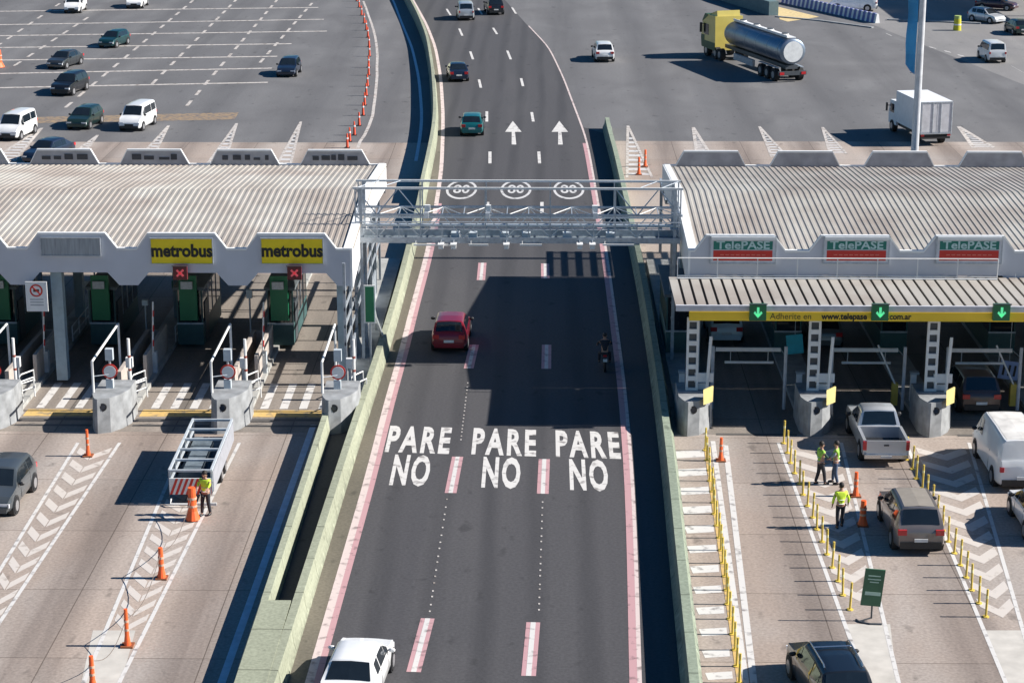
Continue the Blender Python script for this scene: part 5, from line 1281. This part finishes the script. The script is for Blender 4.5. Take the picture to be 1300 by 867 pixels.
mb = MB(); mb.tube([(0, 0, 19.5), (-.7, 0, 19.5)], .03, 6); mb.tube([(0, 0, b0.z+.1), (-.5, 0, b0.z+.1)], .02, 6); mb.build('bracket', M_galv, tb)

# ------------------------------------------------------------ far right background
sr = MB(); sr.quad(*[G(*p)+Vector((0, 0, .004)) for p in ((1113, 34), (1330, 120), (1330, -20), (960, -20))]); sr.build('service_road', M_road2, kind='structure')
sl2 = MB()
for a_, b_ in (((1125, 43), (1132, 46)), ((1150, 51), (1157, 54)), ((1180, 60), (1188, 62)), ((1199, 65), (1207, 67)), ((1216, 70), (1224, 72)), ((1284, 84), (1320, 104))):
    A_, B_ = G(*a_), G(*b_); z = Vector((0, 0, .009)); s_ = Vector((0, .3, 0)); sl2.quad(A_-s_+z, B_-s_+z, B_+s_+z, A_+s_+z)
sl2.build('service_road_dashes', M_white, kind='structure')
def kerb(pts, w_, h, name, m, label, cat):
    mb = MB(); P_ = [G(*p) for p in pts]; L_ = []; R__ = []
    for i, p in enumerate(P_):
        t_ = (P_[min(i+1, len(P_)-1)]-P_[max(i-1, 0)]).normalized(); s_ = Vector((t_.y, -t_.x, 0))*w_/2
        L_.append(p-s_); R__.append(p+s_)
    mb.loft([[a_, b_, b_+Vector((0, 0, h)), a_+Vector((0, 0, h))] for a_, b_ in zip(L_, R__)]); tag(mb.build(name, m), label, cat)
kerb([(985, 22), (1040, 27), (1108, 36)], .4, .12, 'kerb', M_nose, 'low pale kerb in front of the blue and white barriers', 'kerb')
yt = MB(); yt.add([G(*p)+Vector((0, 0, .012)) for p in ((983, 8), (1040, 22), (1000, 28), (990, 25))], [(0, 3, 2, 1)]); yt.build('yellow_paint_triangle', mat('ochre_paint', (.62, .48, .24), .7, var=.2), kind='structure')
kerb([(880, -14), (930, 4), (982, 20)], 1.1, 1.5, 'hedge_wall', mat('teal_wall', (.12, .18, .19), .7), 'dark teal low wall with shaded face above the tanker', 'wall')
kerb([(895, -18), (940, -3), (984, 10)], .8, .9, 'barrier', M_nose, 'pale concrete barrier behind the teal wall at the top', 'barrier')
pb = None
A_, B_ = G(996, 4), G(1110, 29); nb = 22; dr = (B_-A_)
for k in range(nb):
    p = A_+dr*k/(nb-1); ang = math.atan2(dr.y, dr.x)
    if pb is None:
        pb = thing('barrier_block', 'blue and white plastic barrier block in the diagonal row at the top right', 'plastic barrier', p, ang, 'blue and white barrier blocks')
        ww = dr.length/nb
        mb = MB(); mb.yz([(-.3, 0), (.3, 0), (.12, 1.0), (-.12, 1.0)], -ww*.28, ww*.27); mb.build('blue_half', mat('barrier_blue', (.12, .15, .38), .6), pb)
        mb = MB(); mb.yz([(-.28, 0), (.28, 0), (.11, .96), (-.11, .96)], ww*.27, ww*.72); mb.build('white_half', M_signw, pb)
    else: dup(pb, p, ang)
# yellow hydrant-like marker
p = G(1215, 39); t = thing('yellow_drum', 'small yellow-green drum standing at the kerb at the top right', 'drum', p)
mb = MB(); mb.cyl((0, 0, .6), 'z', .42, 1.2, 16, .36); d_ = mb.build('drum_body', mat('yellow_green', (.55, .5, .03), .6), t); mb = MB(); mb.cyl((0, 0, 1.35), 'z', .34, .3, 14); mb.build('lid', mat('lid_green', (.4, .5, .15), .6), t)
mb = MB(); mb.cyl((0, 0, .62), 'z', .40, .14, 16, .40); mb.build('band', M_refl, d_)
kerb([(1126, 26), (1180, 28), (1245, 31)], .5, .15, 'kerb', M_nose, 'broken white kerb along the dark shadow at the top right', 'kerb')
# off-frame roof, added only to throw the dark shadow at the top right
y0, y1 = G(1200, 29).y, G(1200, -40).y; x0 = G(1128, 15).x+1.5*9.5; x1 = G(1258, 12).x+1.5*9.5
t = thing('shadow_roof', 'added flat roof on columns casting the dark shadow at the top right, outside the frame', 'shadow caster', ((x0+x1)/2, (y0+y1)/2, 0))
mb = MB(); mb.box(-(x1-x0)/2, (x1-x0)/2, -(y1-y0)/2, (y1-y0)/2, 9.3, 9.8); mb.build('roof', M_fascia, t)
for sx in (-1, 1):
    for sy in (-1, 1): mb = MB(); mb.box(sx*(x1-x0)*.4-.2, sx*(x1-x0)*.4+.2, sy*(y1-y0)*.4-.2, sy*(y1-y0)*.4+.2, 0, 9.3); mb.build('column', M_galv, t)
